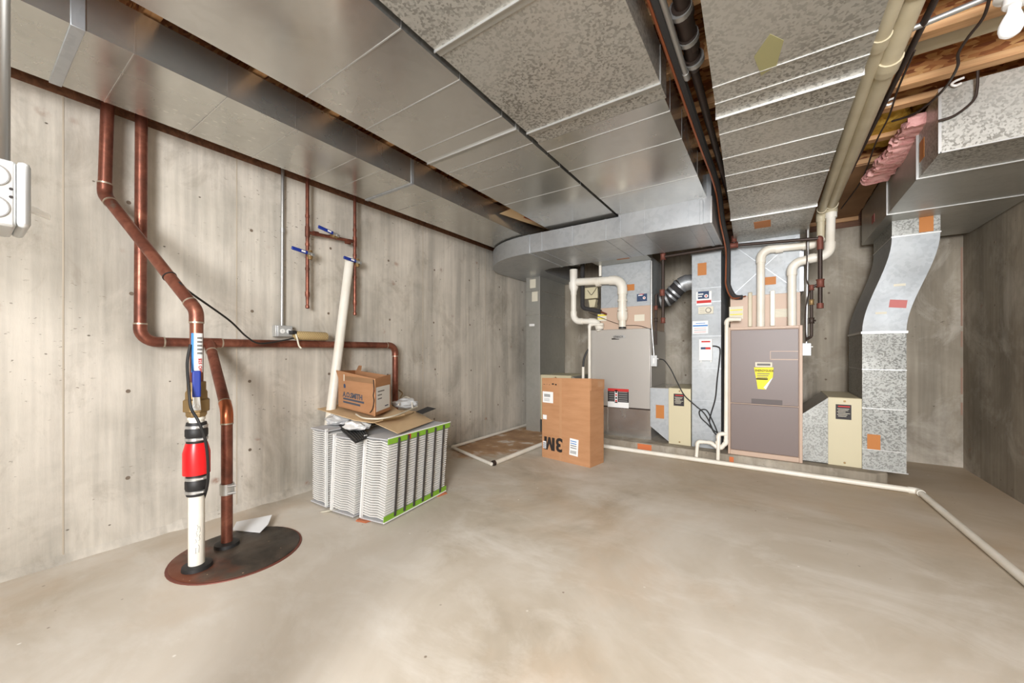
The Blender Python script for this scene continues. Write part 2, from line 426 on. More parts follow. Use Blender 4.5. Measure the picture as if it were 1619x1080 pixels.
M['glassbulb'].node_tree.nodes['Principled BSDF'].inputs['Emission Color'].default_value = (1, .98, .95, 1)
M['glassbulb'].node_tree.nodes['Principled BSDF'].inputs['Emission Strength'].default_value = 0.35
M['bag'] = new_mat('clear_bag', rgb(232, 234, 236), 0.2); M['bag'].node_tree.nodes['Principled BSDF'].inputs['Alpha'].default_value = 0.6
M['jamb'] = new_mat('painted_jamb', rgb(214, 214, 212), 0.6)
M['mesh'] = new_mat('tan_perforated_tube', rgb(190, 164, 112), 0.8)
M['porcelain'] = new_mat('white_porcelain', rgb(236, 234, 230), 0.3)

# ================================================================== THE ROOM
XL, XR, YB, YF = -3.07, 1.50, 5.43, -2.6
WT = 2.44
struct(MB().box(XL - .2, XR + .2, YF - .2, YB + .2, -0.15, 0).build('floor', M['floor']), 'worn beige concrete basement floor with rusty stains', 'floor')
wl = struct(MB().box(XL - .2, XL, YF, YB, 0, WT).build('wall_left', M['wall']), 'poured concrete wall behind the copper pipes', 'wall')
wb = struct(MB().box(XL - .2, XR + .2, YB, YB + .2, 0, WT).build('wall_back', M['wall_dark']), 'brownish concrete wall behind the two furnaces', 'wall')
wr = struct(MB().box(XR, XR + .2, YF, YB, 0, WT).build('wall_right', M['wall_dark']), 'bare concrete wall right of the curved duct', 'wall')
struct(MB().box(XL - .2, XR + .2, YF - .2, YF, 0, 2.86).build('wall_front', M['wall']), 'concrete wall behind the viewer', 'wall')
# sill plates and rim boards on top of the walls
struct(MB().box(XL - .2, XL + .004, YF, YB, WT, 2.86).build('trim_1', M['lumber_dark']), 'dark wooden sill and rim board on the pipe wall', 'sill')
struct(MB().box(XL + .004, XR - .004, YB - .004, YB + .2, WT, 2.86).build('trim_2', M['lumber_dark']), 'dark wooden rim board above the furnace wall', 'sill')
struct(MB().box(XR - .004, XR + .2, YF, YB, WT, 2.86).build('trim_3', M['lumber_dark']), 'dark wooden rim board above the bare wall', 'sill')
ceil = struct(MB().box(XL - .2, XR + .2, YF - .2, YB + .2, 2.86, 2.9).build('ceiling', M['osb']), 'strand board subfloor above the joists', 'ceiling')
# form tie holes (small cones of patch mortar and dark holes)
hole_me = None
def tie(parent, p, nrm):
    global hole_me
    MB().lathe([(0.011, 0), (0.010, 0.0015), (0.005, 0.0008), (0, .0006)], p, nrm, 10).build('tie_hole', M['tie'], parent)
M['tie'] = new_mat('tie_hole_rust', rgb(120, 106, 92), 0.9)
for yy in [0.0 + .6 * k for k in range(9)]:
    for zz in (0.38, 0.9, 1.42, 1.98):
        tie(wl, (XL, yy + random.uniform(-.02, .02), zz + random.uniform(-.03, .03)), (1, 0, 0))
for xx in (-2.2, -0.95, 0.5, 1.1):
    for zz in (0.35, 0.8, 1.25, 1.75):
        tie(wb, (xx + random.uniform(-.02, .02), YB, zz), (0, -1, 0))
for yy in (2.4, 3.2, 4.0, 4.8):
    for zz in (0.5, 1.0, 1.5, 2.0):
        tie(wr, (XR, yy, zz + random.uniform(-.03, .03)), (-1, 0, 0))
# vertical form seams in the left wall, rust line in the back right corner
M['seamc'] = new_mat('mortar_ridge', rgb(186, 174, 156), 0.9)
M['rustline'] = new_mat('rusty_joint', rgb(158, 128, 112), 0.9)
for yy in (0.335, 1.12, 2.83, 3.9):
    MB().box(XL - .01, XL + .002, yy, yy + .006, 0.02, WT).build('form_seam', M['seamc'], wl)
for z0, z1 in ((0.5, .62), (.7, .95), (1.15, 1.3), (1.35, 2.1)):
    MB().box(1.484, 1.496, YB - .002, YB + .01, z0, z1).build('form_seam', M['rustline'], wb)
# mortar fillet along the foot of the left wall
fp = []
for k in range(60):
    y = -1.5 + k * 0.075; fp.append((y, 0.025 + 0.03 * random.random()))
f = MB()
for (y0, w0), (y1, w1) in zip(fp[:-1], fp[1:]):
    f.hexa([(XL - .01, y0, -.01), (XL + w0, y0, -.01), (XL + w1, y1, -.01), (XL - .01, y1, -.01), (XL - .01, y0, .03 + w0 * .6), (XL + .006, y0, .02 + w0 * .6), (XL + .006, y1, .02 + w1 * .6), (XL - .01, y1, .03 + w1 * .6)])
struct(f.build('baseboard_left', M['wall']), 'rough mortar fillet at the foot of the pipe wall', 'fillet')
# wooden I-joists running across the room
JB = 2.56
JY = (5.2, 4.83, 4.42, 4.01, 3.6, 3.19, 2.97, 2.54, 2.15, 1.74, 1.33, 0.92, 0.5)
ORD = ('first', 'second', 'third', 'fourth', 'fifth', 'sixth', 'seventh', 'eighth', 'ninth', 'tenth', 'eleventh', 'twelfth', 'thirteenth')
for y in JY:
    od = ORD[JY.index(y)]
    lab = {2.54: 'wooden I-joist just before the beige drain pipe', 2.97: 'wooden I-joist with strand board web just behind the beige drain pipe', 3.19: 'wooden I-joist right above the pink insulation'}.get(y, 'wooden I-joist over the metal ducts, %s from the furnace wall' % od)
    j = thing('floor_joist', lab, 'joist', (XL, y, JB), 'floor joists overhead')
    MB().box(XL + .01, XR - .01, y - .03, y + .03, JB, JB + .038).build('bottom_flange', M['lumber'], j, .003)
    MB().box(XL + .01, XR - .01, y - .006, y + .006, JB + .038, 2.822).build('web', M['osb'], j)
    MB().box(XL + .01, XR - .01, y - .03, y + .03, 2.822, 2.859).build('top_flange', M['lumber'], j)
# painted door jamb at the very left edge, carrying the switch box
jb = thing('door_jamb', 'pale painted jamb at the very left edge', 'jamb', (-1.0, -0.04, 0))
MB().box(-1.08, -0.94, -0.1, 0.02, 0, 2.55).build('post', M['jamb'], jb, .004)

# ------------------------------------------------------------------ concrete equipment pad
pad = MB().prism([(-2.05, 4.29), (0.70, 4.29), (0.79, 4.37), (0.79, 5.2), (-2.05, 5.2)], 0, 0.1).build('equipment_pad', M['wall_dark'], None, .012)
tag(pad, 'low concrete pad under the two furnaces', 'pad')
M['padpaint'] = new_mat('orange_overspray', rgb(206, 116, 70), 0.85)
for u0, v0, u1, v1 in ((1008, 704, 1030, 712), (1153, 723, 1160, 731)):
    front_plate('paint_mark', M['padpaint'], pad, u0, v0, u1, v1, 4.288, .0008)

# ================================================================== DUCTS OVERHEAD
def duct(name, label, loc): return thing(name, label, 'duct', loc)
def trunk(name, label, x0, x1, y0, y1, z0, z1, mat, seams=(), cleats=(), xb0=None, xb1=None, smat=None, wide=True):
    """trunk along y; xb0, xb1: sides at the far end when it tapers"""
    xb0 = x0 if xb0 is None else xb0; xb1 = x1 if xb1 is None else xb1
    t = duct(name, label, ((x0 + x1) / 2, y0, z0))
    MB().hexa([(x0, y0, z0), (x1, y0, z0), (xb1, y1, z0), (xb0, y1, z0), (x0, y0, z1), (x1, y0, z1), (xb1, y1, z1), (xb0, y1, z1)]).build('body', mat, t)
    def xx(y):
        k = (y - y0) / (y1 - y0); return x0 + (xb0 - x0) * k, x1 + (xb1 - x1) * k
    for y in seams:
        a, b = xx(y)
        MB().box(a - .001, b + .001, y - .0025, y + .0025, z0 - .0025, z1 - .01).build('seam', smat or M['seam'], t)
    for y in cleats:
        a, b = xx(y)
        if wide: MB().box(a - .003, b + .003, y - .016, y + .016, z0 - .004, z1 - .01).build('cleat_band', M['duct_old'], t, .002)
        MB().box(a - .005, b + .005, y - .021, y - .017, z0 - .010, z1 - .01).build('standing_cleat', smat or M['seam'], t)
    return t
Z1 = 2.36
t = trunk('left_wall_duct', 'long narrow galvanised duct beside the copper pipe wall', -2.78, -2.226, -1.6, 5.2, Z1, 2.545, M['duct_spot'],
      seams=[at(u, v, z=Z1).y for u, v in ((213, 85), (362, 152), (470, 203), (565, 249), (605, 268), (700, 311))], smat=M['duct'])
yb = at(125, 38, z=Z1).y
MB().box(-2.784, -2.221, yb - .02, yb + .02, Z1 - .006, 2.54).build('cleat_band', M['duct_b'], t, .002)
yb = at(655, 289, z=Z1).y
MB().box(-2.784, -2.221, yb - .014, yb + .014, Z1 - .006, 2.54).build('cleat_band', M['duct_b'], t, .002)
ys2 = [at(u, v, z=2.37).y for u, v in ((637, 43), (727, 126), (793, 184), (837, 228), (880, 265), (915, 293))]
t = trunk('wide_supply_duct', 'wide smooth galvanised duct second from the copper pipe wall', -1.915, -1.205, -1.6, 3.56, 2.37, 2.545, M['duct'], seams=ys2, cleats=[at(817, 206, z=2.37).y])
ys3 = [at(u, v, z=2.36).y for u, v in ((1061, 175), (1075, 220), (1100, 278))]
t = trunk('centre_supply_duct', 'spangled wide galvanised duct in the middle of the ceiling', -1.172, -0.443, -1.6, 2.0, 2.36, 2.545, M['duct_sp'], cleats=[at(1045, 134, z=2.36).y, at(700, 80, z=2.36).y])
t.location = (-.8, -1.6, 2.36)
t = trunk('centre_duct_section', 'shiny plain duct section joining the cross duct at the rear', -1.172, -0.443, 2.002, 3.462, 2.36, 2.545, M['duct'], seams=[y for y in ys3 if y > 2.02])
# right trunk
t5 = trunk('return_trunk_duct', 'spangled galvanised trunk duct above the brown furnace', -0.063, 0.343, -1.6, 4.46, 2.2, 2.545, M['duct_sp'], xb0=-.318, xb1=.262, wide=False,
      seams=[at(u, v, z=2.2).y for u, v in ((1349, 62), (1356, 92), (1345, 155), (1330, 205), (1318, 240), (1306, 270))], cleats=[at(1360, 121, z=2.2).y, at(1290, 326, z=2.2).y])
a = at(1193, 362, z=2.198); b = at(1222, 352, z=2.198)
plate('sticker', M['orange'], t5, (a.x, a.y, 2.199), (1, 0, 0), (0, -1, 0), .12, .2)
a = at(1192, 90, z=2.199)
M['yellowpaint'] = new_mat('yellow_chalk', rgb(176, 172, 128), 0.6, .5)
MB().prism([(a.x, a.y), (a.x + .05, a.y - .09), (a.x + .09, a.y - .03), (a.x + .07, a.y + .1), (a.x + .02, a.y + .13)], 2.1985, 2.2).build('chalk_mark', M['yellowpaint'], t5)
# cross duct with rounded heel
poly = [(-0.41, 3.462), (-0.41, 4.24), (-2.3, 4.24), (-2.42, 4.3), (-2.46, 4.45), (-2.46, 5.38), (-3.045, 5.38), (-3.045, 4.3)]
for k in range(1, 15):
    a = math.pi / 2 * k / 14
    poly.append((-2.15 - .895 * math.cos(a), 4.3 - .838 * math.sin(a)))
t4 = duct('cross_duct', 'galvanised cross duct with a rounded end over the silver furnace', (-1.5, 3.9, 2.15))
MB().prism(poly[::-1], 2.15, 2.345).build('body', M['duct_b'], t4)
MB().box(-1.172, -0.41, 3.462, 4.24, 2.345, 2.545).build('upper_body', M['duct_b'], t4)
for u in (856, 904, 957, 980, 1018, 1087):
    x = at(u, 370, y=3.462).x
    MB().box(x - .006, x + .006, 3.458, 4.243, 2.1465, 2.346).build('seam', M['duct_b'], t4)
for u in (836, 1109):
    x = at(u, 370, y=3.462).x
    MB().box(x - .014, x + .014, 3.456, 4.243, 2.145, 2.346).build('cleat_band', M['duct_b'], t4, .002)
MB().box(-.415, -.403, 3.456, 4.244, 2.145, 2.36).build('end_cap_flange', M['seam'], t4)
MB().box(-.4125, -.4085, 3.7, 3.82, 2.21, 2.29).build('sticker', M['white'], t4)
MB().box(-1.76, -1.13, 4.235, 4.5, 2.155, 2.35).build('plenum_collar', M['duct_old'], t4)
a = at(972, 409, z=2.15)
plate('sticker', M['orange'], t4, (a.x, a.y + .1, 2.1555), (1, 0, 0), (0, -1, 0), .14, .1)
# folded paper lip and copper line in the gap between the two left ducts
o = MB().hexa([(-2.2, 3.02, 2.45), (-2.05, 3.02, 2.47), (-1.93, 3.95, 2.47), (-2.0, 3.95, 2.45), (-2.2, 3.02, 2.453), (-2.05, 3.02, 2.473), (-1.93, 3.95, 2.473), (-2.0, 3.95, 2.453)]).build('insulation_facing', M['card_l'])
tag(o, 'torn tan kraft facing in the gap above the narrow wall duct', 'insulation')
o = MB().tube([(-2.03, 3.2, 2.435), (-1.98, 3.6, 2.44), (-1.93, 4.2, 2.44)], .008, 8).build('copper_line', M['copper_b'])
tag(o, 'thin copper line beside the torn kraft facing overhead', 'pipe')
o = MB().lathe([(.0, 0), (.03, .004), (.036, .014), (.03, .03), (0, .04)], (-1.925, 2.47, 2.45), (-1, -.2, -.3), 14).build('white_cap', M['porcelain'])
tag(o, 'small white round cap in the gap above the narrow wall duct', 'cap')

# duct along the right wall
Z6 = 2.19
t6 = duct('return_plenum_duct', 'large dark duct in the upper right corner with spangled front', (1.1, 3.05, Z6))
MB().box(0.757, 1.485, 3.05, 3.42, Z6, 2.545).build('body', M['duct_sp'], t6)
MB().box(0.752, 1.485, 3.42, 5.24, Z6, 2.545).build('rear_body', M['duct_old'], t6)
for y in (3.42, 4.18):
    MB().box(.745, 1.488, y - .004, y + .004, Z6 - .006, 2.54).build('standing_cleat', M['seam'], t6)
MB().box(.75, .762, 3.046, 3.054, Z6 - .003, 2.54).build('corner_seam', M['seam'], t6)
MB().box(.757, 1.485, 3.046, 3.052, Z6 - .003, Z6 + .004).build('corner_seam', M['seam'], t6)
plate('sticker', M['orange'], t6, (.7565, 3.4, 2.28), (0, -1, 0), (0, 0, 1), .09, .12)
plate('sticker', M['pinkst'], t6, (.7515, 4.75, 2.27), (0, -1, 0), (0, 0, 1), .1, .07)
# curved return drop
t7 = duct('curved_return_drop', 'galvanised S-curved return duct dropping beside the cream filter cabinet', (.77, 4.8, .1))
def sx(z):
    if z <= 1.27: return 0.0
    if z >= 2.06: return 1.0
    k = (z - 1.27) / .79; return k * k * (3 - 2 * k)
YS0, YS1 = 4.42, 5.12
XA0, XA1, XB0, XB1 = 0.637, 0.908, 0.822, 1.10
s = MB()
zs = [1.27 + .79 * k / 14 for k in range(15)]
ring = []
for z in zs:
    k = sx(z); a = XA0 + (XB0 - XA0) * k; b = XA1 + (XB1 - XA1) * k; ring += [(a, YS0, z), (b, YS0, z), (b, YS1, z), (a, YS1, z)]
fs = [(4 * i + j, 4 * i + (j + 1) % 4, 4 * i + 4 + (j + 1) % 4, 4 * i + 4 + j) for i in range(14) for j in range(4)] + [(3, 2, 1, 0), (56, 57, 58, 59)]
s.add(ring, fs); s.build('offset_elbow', M['duct_front'], t7)
MB().box(XA0, XA1, YS0 - .003, YS1, .102, 1.262).build('lower_body', M['duct_spv'], t7)
MB().box(XB0, XB1, YS0, YS1, 2.06, Z6 + .004).build('top_collar', M['duct_spv'], t7)
MB().box(XA0 - .008, XA1 + .008, YS0 - .012, YS1 + .004, 1.258, 1.276).build('cleat_band', M['seam'], t7)
MB().box(XB0 - .004, XB1 + .004, YS0 - .005, YS1 + .004, 2.052, 2.062).build('cleat_band', M['seam'], t7)
for z in (.27, .62, .95): MB().box(XA0 - .002, XA1 + .002, YS0 - .006, YS1, z, z + .005).build('seam', M['seam'], t7)
MB().box(XA0, XA1 + .01, YS0 - .012, YS1, .101, .108).build('bottom_flange', M['seam'], t7)
front_plate('sticker', M['orange'], t7, 1371, 688, 1392, 710, YS0 - .004)
front_plate('sticker', M['orange'], t7, 1453, 341, 1476, 368, YS0 - .001)
a = at(1405, 486, y=YS0)
plate('sticker', M['pinkst'], t7, (a.x, YS0 - .001, a.z), (.98, 0, -.12), (.12, 0, .98), .105, .065)
front_plate('sticker', M['offwhite'], t7, 1413, 448, 1432, 453, YS0 - .001)
front_plate('sticker', M['offwhite'], t7, 1384, 493, 1402, 497, YS0 - .001)
# left return drop (dark vertical duct in the far left corner)
t8 = duct('left_return_drop', 'tall dark duct standing in the far left corner', (-2.77, 4.9, 0))
MB().box(-2.885, -2.66, 4.6, 5.36, 0, 2.15).build('body', M['duct_old'], t8)
for z in (1.62, 1.95): MB().box(-2.889, -2.656, 4.596, 5.36, z, z + .006).build('seam', M['duct'], t8)
for z in (.3, .75, 1.2): MB().box(-2.887, -2.658, 4.598, 5.36, z, z + .003).build('seam', M['duct_old'], t8)
MB().box(-2.668, -2.655, 4.592, 4.602, 0, 2.15).build('corner_seam', M['seam'], t8)
front_plate('sticker', M['offwhite'], t8, 838, 441, 847, 456, 4.599)
front_plate('sticker', M['offwhite'], t8, 841, 461, 850, 477, 4.599)
front_plate('sticker', M['white'], t8, 837, 512, 845, 516, 4.599)

# middle return drop with the stickers and controls
YM = 4.45
t9 = duct('middle_return_drop', 'tall bright galvanised duct covered with stickers between the furnaces', (-.57, 4.8, .1))
MB().box(-.71, -.437, YM, 5.2, .1, 2.15).build('body', M['duct_front'], t9)
for v in (456, 478, 532, 583, 634, 684):
    z = at(1115, v, y=YM).z
    MB().box(-.712, -.435, YM - .003, 5.2, z, z + .005).build('seam', M['duct_b'], t9)
MB().box(-.718, -.43, YM - .01, 5.2, 2.13, 2.15).build('top_flange', M['duct_b'], t9)
front_plate('sticker', M['orange'], t9, 1103, 415, 1117, 436, YM - .001)
# round flex connector
fl = [at(u, v, y=4.75) for u, v in ((1096, 446), (1080, 449), (1066, 462), (1055, 472), (1040, 476))]
t10 = thing('round_bypass_duct', 'round grey bypass pipe between plenum and bright middle duct', 'duct', fl[2])
path = catmull(fl, 6)
MB().tube(path[:8], .088, 20).build('steel_elbow', M['duct_b'], t10)
MB().tube(path[7:], .086, 20).build('flexible_section', M['foam'], t10)
for k in (4, 8, 12, 15, 18, 21):
    d = (path[k + 1] - path[k]).normalized(); MB().tube([path[k] - d * .012, path[k] + d * .012], .093, 20).build('crimp_band', M['duct_b'], t10)

# ================================================================== FURNACES
UX, UZ, UY = (1, 0, 0), (0, 0, 1), (0, 1, 0)
def front_text(s, u, v, y, size, mat, parent, sx=1.0, bold=0.0):
    p = at(u, v, y=y); return text(s, size, mat, parent, (p.x, y, p.z), UX, UZ, sx=sx, bold=bold)
# --- silver furnace
YL = 4.5
fl = thing('silver_furnace', 'silver grey gas furnace behind the tall cardboard box', 'furnace', (-1.5, 4.9, .1))
MB().box(-1.89, -1.145, YL + .02, 5.2, .1, 1.36).build('cabinet', M['silver'], fl, .004)
MB().box(-1.885, -1.15, YL - .012, YL + .02, .45, 1.375).build('door_panel', M['silver'], fl, .006)
MB().box(-1.89, -1.145, YL, YL + .02, .435, .45).build('door_ledge', M['iron'], fl)
MB().box(-1.89, -1.145, YL + .004, YL + .02, .1, .435).build('blower_base', M['duct'], fl)
MB().box(-1.89, -1.145, YL, YL + .005, .2, .206).build('base_seam', M['duct'], fl)
MB().box(-1.66, -1.655, YL, YL + .005, .1, .435).build('base_seam', M['duct'], fl)
pl = MB().lathe([(.0, -.001), (.045, -.001), (.05, .004), (.0, .006)], (0, 0, 0), (0, -1, 0), 24)
c = at(979, 532.5, y=YL - .012); pl.v = [(x * 1.55 + c.x, y + c.y, z * .5 + c.z) for x, y, z in pl.v]
bd = pl.build('badge', M['steel'], fl)
text('LENNOX', .034, M['ink'], bd, (c.x - .068, YL - .0195, c.z - .012), UX, UZ, 'badge_lettering', sx=.85)
a = at(967, 537, y=YL - .013); plate('badge_bar', M['ink'], fl, (a.x, YL - .013, a.z), UX, (0, 0, 1), .09, .016)
lb = front_plate('warning_label', M['darklab'], fl, 961, 616, 994, 643, YL - .0125)
front_plate('label_strip', M['redink'], lb, 961, 615.5, 994, 618, YL - .0135)
front_plate('label_strip', M['white'], lb, 961, 637, 994, 643, YL - .0135)
front_plate('label_strip', M['white'], lb, 972, 617, 976.5, 637, YL - .0135)
for k in range(4): front_plate('label_symbol', M['redink'] if k % 2 else M['ink'], lb, 973, 618.5 + 4.6 * k, 975.6, 621.5 + 4.6 * k, YL - .0145)
for k in range(5):
    front_plate('label_line', M['grey_ink'], lb, 963, 620 + 3.4 * k, 971, 621 + 3.4 * k, YL - .0135)
    front_plate('label_line', M['grey_ink'], lb, 978, 620 + 3.4 * k, 992, 621 + 3.4 * k, YL - .0135)
MB().box(-1.8, -1.78, YL - .001, YL + .004, .1, .16).build('orange_tape', M['padpaint'], fl)
# coil cabinet and plenum over it
cl = thing('left_coil_cabinet', 'tan coil cabinet on top of the silver furnace', 'coil cabinet', (-1.45, 4.9, 1.36))
MB().box(-1.75, -1.145, YL + .012, 5.15, 1.36, 1.64).build('case', M['tan'], cl, .004)
front_plate('label_plate', M['offwhite'], cl, 1003, 497, 1019, 508, YL + .011)
lab = front_plate('label_plate', M['offwhite'], cl, 945, 496, 959, 508, YL + .011)
front_plate('label_strip', M['yellow'], lab, 945, 497, 959, 500, YL + .0102); front_plate('label_strip', M['yellow'], lab, 945, 503, 956, 505, YL + .0102)
pm = thing('left_supply_plenum', 'galvanised plenum between silver furnace coil and the cross duct', 'plenum', (-1.45, 4.9, 1.64))
MB().box(-1.745, -1.15, YL + .016, 5.15, 1.64, 2.2).build('body', M['duct_front'], pm)
for a0, b0 in (((-1.7, 1.66), (-1.2, 2.13)), ((-1.2, 1.66), (-1.7, 2.13))):
    d = Vector((b0[0] - a0[0], 0, b0[1] - a0[1])); n_ = Vector((-d.z, 0, d.x)).normalized() * .002
    p = [Vector((a0[0], YL + .0135, a0[1])), Vector((b0[0], YL + .0135, b0[1]))]
    MB().hexa([p[0] - n_, p[1] - n_, p[1] - n_ + Vector((0, .004, 0)), p[0] - n_ + Vector((0, .004, 0)), p[0] + n_, p[1] + n_, p[1] + n_ + Vector((0, .004, 0)), p[0] + n_ + Vector((0, .004, 0))]).build('cross_brake', M['duct_b'], pm)
front_plate('sticker', M['orange'], pm, 991, 449, 1003, 460, YL + .015)
sk = front_plate('sticker', M['navy'], pm, 1007, 464, 1023, 477, YL + .015)
front_plate('sticker_print', M['white'], sk, 1009, 466, 1016, 468, YL + .014); front_plate('sticker_print', M['redink'], sk, 1011, 464.5, 1018, 466, YL + .014)
c = at(1018.5, 471, y=YL + .014); MB().lathe([(.0, 0), (.016, 0), (.016, .001), (0, .001)], c, (0, -1, 0), 14).build('sticker_print', M['white'], sk)
c.y -= .001; MB().lathe([(.0, 0), (.008, 0), (.008, .001), (0, .001)], c, (0, -1, 0), 14).build('sticker_print', M['redink'], sk)
# damper actuator / humidistat beside it
hm = thing('bypass_humidifier', 'pale grey humidifier unit tucked behind the left exhaust pipe', 'humidifier', at(936, 485, y=4.6))
p0 = at(926, 456, y=4.6); p1 = at(947, 472, y=4.6)
MB().box(p0.x, p1.x, 4.55, 4.62, p1.z, p0.z).build('housing', M['cream'], hm, .006)
a = at(933, 487, y=4.6); b = at(945, 474, y=4.6)
MB().prism_y([(a.x + .015, a.z), (b.x - .02, a.z), (b.x, b.z), (a.x, b.z)], 4.54, 4.63).build('cup', M['cream'], hm, .004)
cable('wire', '', '', [at(929, 459, y=4.54), at(932, 463, y=4.53), at(935, 466, y=4.53), at(940, 460, y=4.53), at(943, 455, y=4.54)], .003, M['ink'], hm)
cable('tube', '', '', [at(946, 455, y=4.53), at(947, 468, y=4.53), at(945, 482, y=4.53)], .005, M['ink'], hm)

# --- brown furnace
YR = 4.33
fr = thing('brown_furnace', 'dark brown gas furnace with yellow tag and tan trim', 'furnace', (-.07, 4.7, .1))
MB().box(-.364, .224, YR + .014, 5.08, .1, 1.345).build('cabinet', M['tan'], fr, .004)
z1, z2 = at(1200, 639, y=YR).z, at(1200, 640.5, y=YR).z
MB().box(-.34, .195, YR - .006, YR + .016, .15, z2).build('lower_door', M['brown'], fr, .004)
MB().box(-.34, .195, YR - .006, YR + .016, z1, 1.315).build('upper_door', M['brown'], fr, .004)
for x0, x1 in ((-.364, -.345), (.2, .224)): MB().box(x0, x1, YR - .004, YR + .016, .1, 1.345).build('side_trim', M['tan'], fr, .003)
MB().box(-.345, .2, YR - .003, YR + .016, 1.32, 1.344).build('top_trim', M['tan'], fr, .003)
MB().box(-.345, .2, YR - .003, YR + .016, .1, .145).build('bottom_trim', M['tan'], fr, .003)
bz = front_plate('door_badge', M['offwhite'], fr, 1194, 573, 1221, 580, YR - .007)
front_plate('badge_bar', M['grey_ink'], bz, 1197, 575, 1218, 578, YR - .0083)
M['brown_d'] = new_mat('dark_brown_grille', rgb(88, 78, 76), 0.5)
front_plate('vent_grille', M['brown_d'], fr, 1188, 633, 1237, 638, YR - .007)
for (u0, v0, u1, v1) in ((1218, 555, 1262, 556), (1218, 568, 1262, 569), (1217.5, 555, 1218.5, 569)):
    front_plate('embossed_line', M['tan'], fr, u0, v0, u1, v1, YR - .0065, .0006)
et = thing('energy_tag', 'yellow energy tag taped to the brown furnace door', 'tag', at(1207, 615, y=YR - .01))
q = [at(u, v, y=YR - .0085) for u, v in ((1192, 581), (1223, 581), (1222, 596), (1213, 612), (1210, 616), (1198, 615), (1196, 602))]
MB().prism_y([(p.x, p.z) for p in q][::-1], YR - .0105, YR - .0085).build('tag_sheet', M['yellow'], et)
q = [at(u, v, y=YR - .012) for u, v in ((1222, 597), (1218, 600), (1207, 613), (1211, 616))]
MB().add([(p.x, YR - .0115 - (.012 if i == 1 else 0), p.z) for i, p in enumerate(q)], [(0, 1, 2, 3)]).build('curled_corner', M['white'], et)
front_text('ENERGYGUIDE', 1193.6, 587.3, YR - .0115, .027, M['ink'], et, .82, .0006)
for k in range(4): front_plate('print_line', M['grey_ink'], et, 1197, 590.5 + 3 * k, 1217 - 2 * k, 591.2 + 3 * k, YR - .0107, .0006)
front_plate('print_line', M['ink'], et, 1195.5, 598.5, 1214, 600, YR - .0107, .0006)
# coil and plenum above
YC = 4.45
cr = thing('right_coil_cabinet', 'tan coil cabinet on top of the brown furnace', 'coil cabinet', (-.07, 4.75, 1.345))
MB().box(-.355, .214, YC, 5.08, 1.346, 1.66).build('case', M['tan'], cr, .004)
front_plate('label_plate', M['offwhite'], cr, 1222, 488, 1245, 502, YC - .001)
lab = front_plate('label_plate', M['offwhite'], cr, 1153, 484, 1175, 505, YC - .001)
front_plate('label_strip', M['yellow'], lab, 1154, 489, 1174, 491.5, YC - .002); front_plate('label_strip', M['yellow'], lab, 1154, 496, 1174, 498.5, YC - .002)
for k in range(5): front_plate('label_line', M['grey_ink'], cr, 1224, 490 + 2.4 * k, 1243, 490.7 + 2.4 * k, YC - .002, .0006)
pr = thing('right_supply_plenum', 'galvanised plenum above the brown furnace coil', 'plenum', (-.07, 4.75, 1.66))
MB().box(-.35, .21, YC + .006, 5.05, 1.66, 2.2).build('body', M['duct_front'], pr)
MB().box(.2105, .24, YC + .02, 5.0, 1.67, 2.05).build('side_flange', M['duct_b'], pr)
front_plate('sticker', M['orange'], pr, 1207, 437, 1227, 451, YC + .005)
for a0, b0 in (((-.33, 1.68), (.19, 2.18)), ((-.33, 2.18), (.19, 1.68))):
    d = Vector((b0[0] - a0[0], 0, b0[1] - a0[1])); n_ = Vector((-d.z, 0, d.x)).normalized() * .002
    p = [Vector((a0[0], YC + .0035, a0[1])), Vector((b0[0], YC + .0035, b0[1]))]; e = Vector((0, .004, 0))
    MB().hexa([p[0] - n_, p[1] - n_, p[1] - n_ + e, p[0] - n_ + e, p[0] + n_, p[1] + n_, p[1] + n_ + e, p[0] + n_ + e]).build('cross_brake', M['duct_b'], pr)

# --- filter cabinets and their transitions
def cabinet(name, label, x0, x1, yf, yb, z0, z1, tagged=True):
    t = thing(name, label, 'filter cabinet', ((x0 + x1) / 2, (yf + yb) / 2, z0), 'cream filter cabinets')
    MB().box(x0, x1, yf + .012, yb, z0, z1).build('case', M['cream'], t, .003)
    d = MB().box(x0 - .003, x1 + .003, yf, yf + .012, z0, z1 - .002).build('door', M['cream'], t, .003)
    xm = (x0 + x1) / 2
    for z in (z0 + .03, z1 - .03):
        MB().lathe([(0, -.001), (.009, -.001), (.008, .004), (0, .005)], (xm, yf, z), (0, -1, 0), 12).build('thumb_screw', M['brass'], d)
    if tagged:
        l = plate('rating_label', M['darklab'], d, (x0 + .05, yf - .001, z1 - .19), UX, UZ, .105, .13)
        plate('label_line', M['redink'], l, (x0 + .066, yf - .0025, z1 - .082), UX, UZ, .08, .01, .0006)
        for k in range(6): plate('label_line', M['offwhite'], l, (x0 + .06 + .006 * (k % 2), yf - .0025, z1 - .1 - .013 * k), UX, UZ, .08 - .012 * (k % 3), .004, .0006)
    return t
cabinet('filter_cabinet', 'cream filter cabinet with black label left of the S-curved duct', .412, .633, 4.42, 5.1, .1, .7)
cabinet('filter_cabinet', 'cream filter cabinet with black label left of the sticker-covered duct', -.94, -.722, 4.44, 5.1, .1, .71)
cabinet('filter_cabinet', 'cream filter cabinet beside the dark corner duct, behind the tall cardboard box', -2.658, -2.2, 4.62, 5.2, .17, .79, False)
t = thing('right_transition', 'sloped galvanised boot between brown furnace and cream filter cabinet', 'duct', (.32, 4.7, .1))
MB().prism_y([(.226, .112), (.408, .112), (.408, .695), (.226, .535)], 4.4, 5.0).build('body', M['duct_spv'], t)
MB().add([(.226, 4.398, .537), (.41, 4.398, .699), (.41, 5.0, .699), (.226, 5.0, .537)], [(0, 1, 2, 3)]).build('top_flap', M['duct_old'], t)
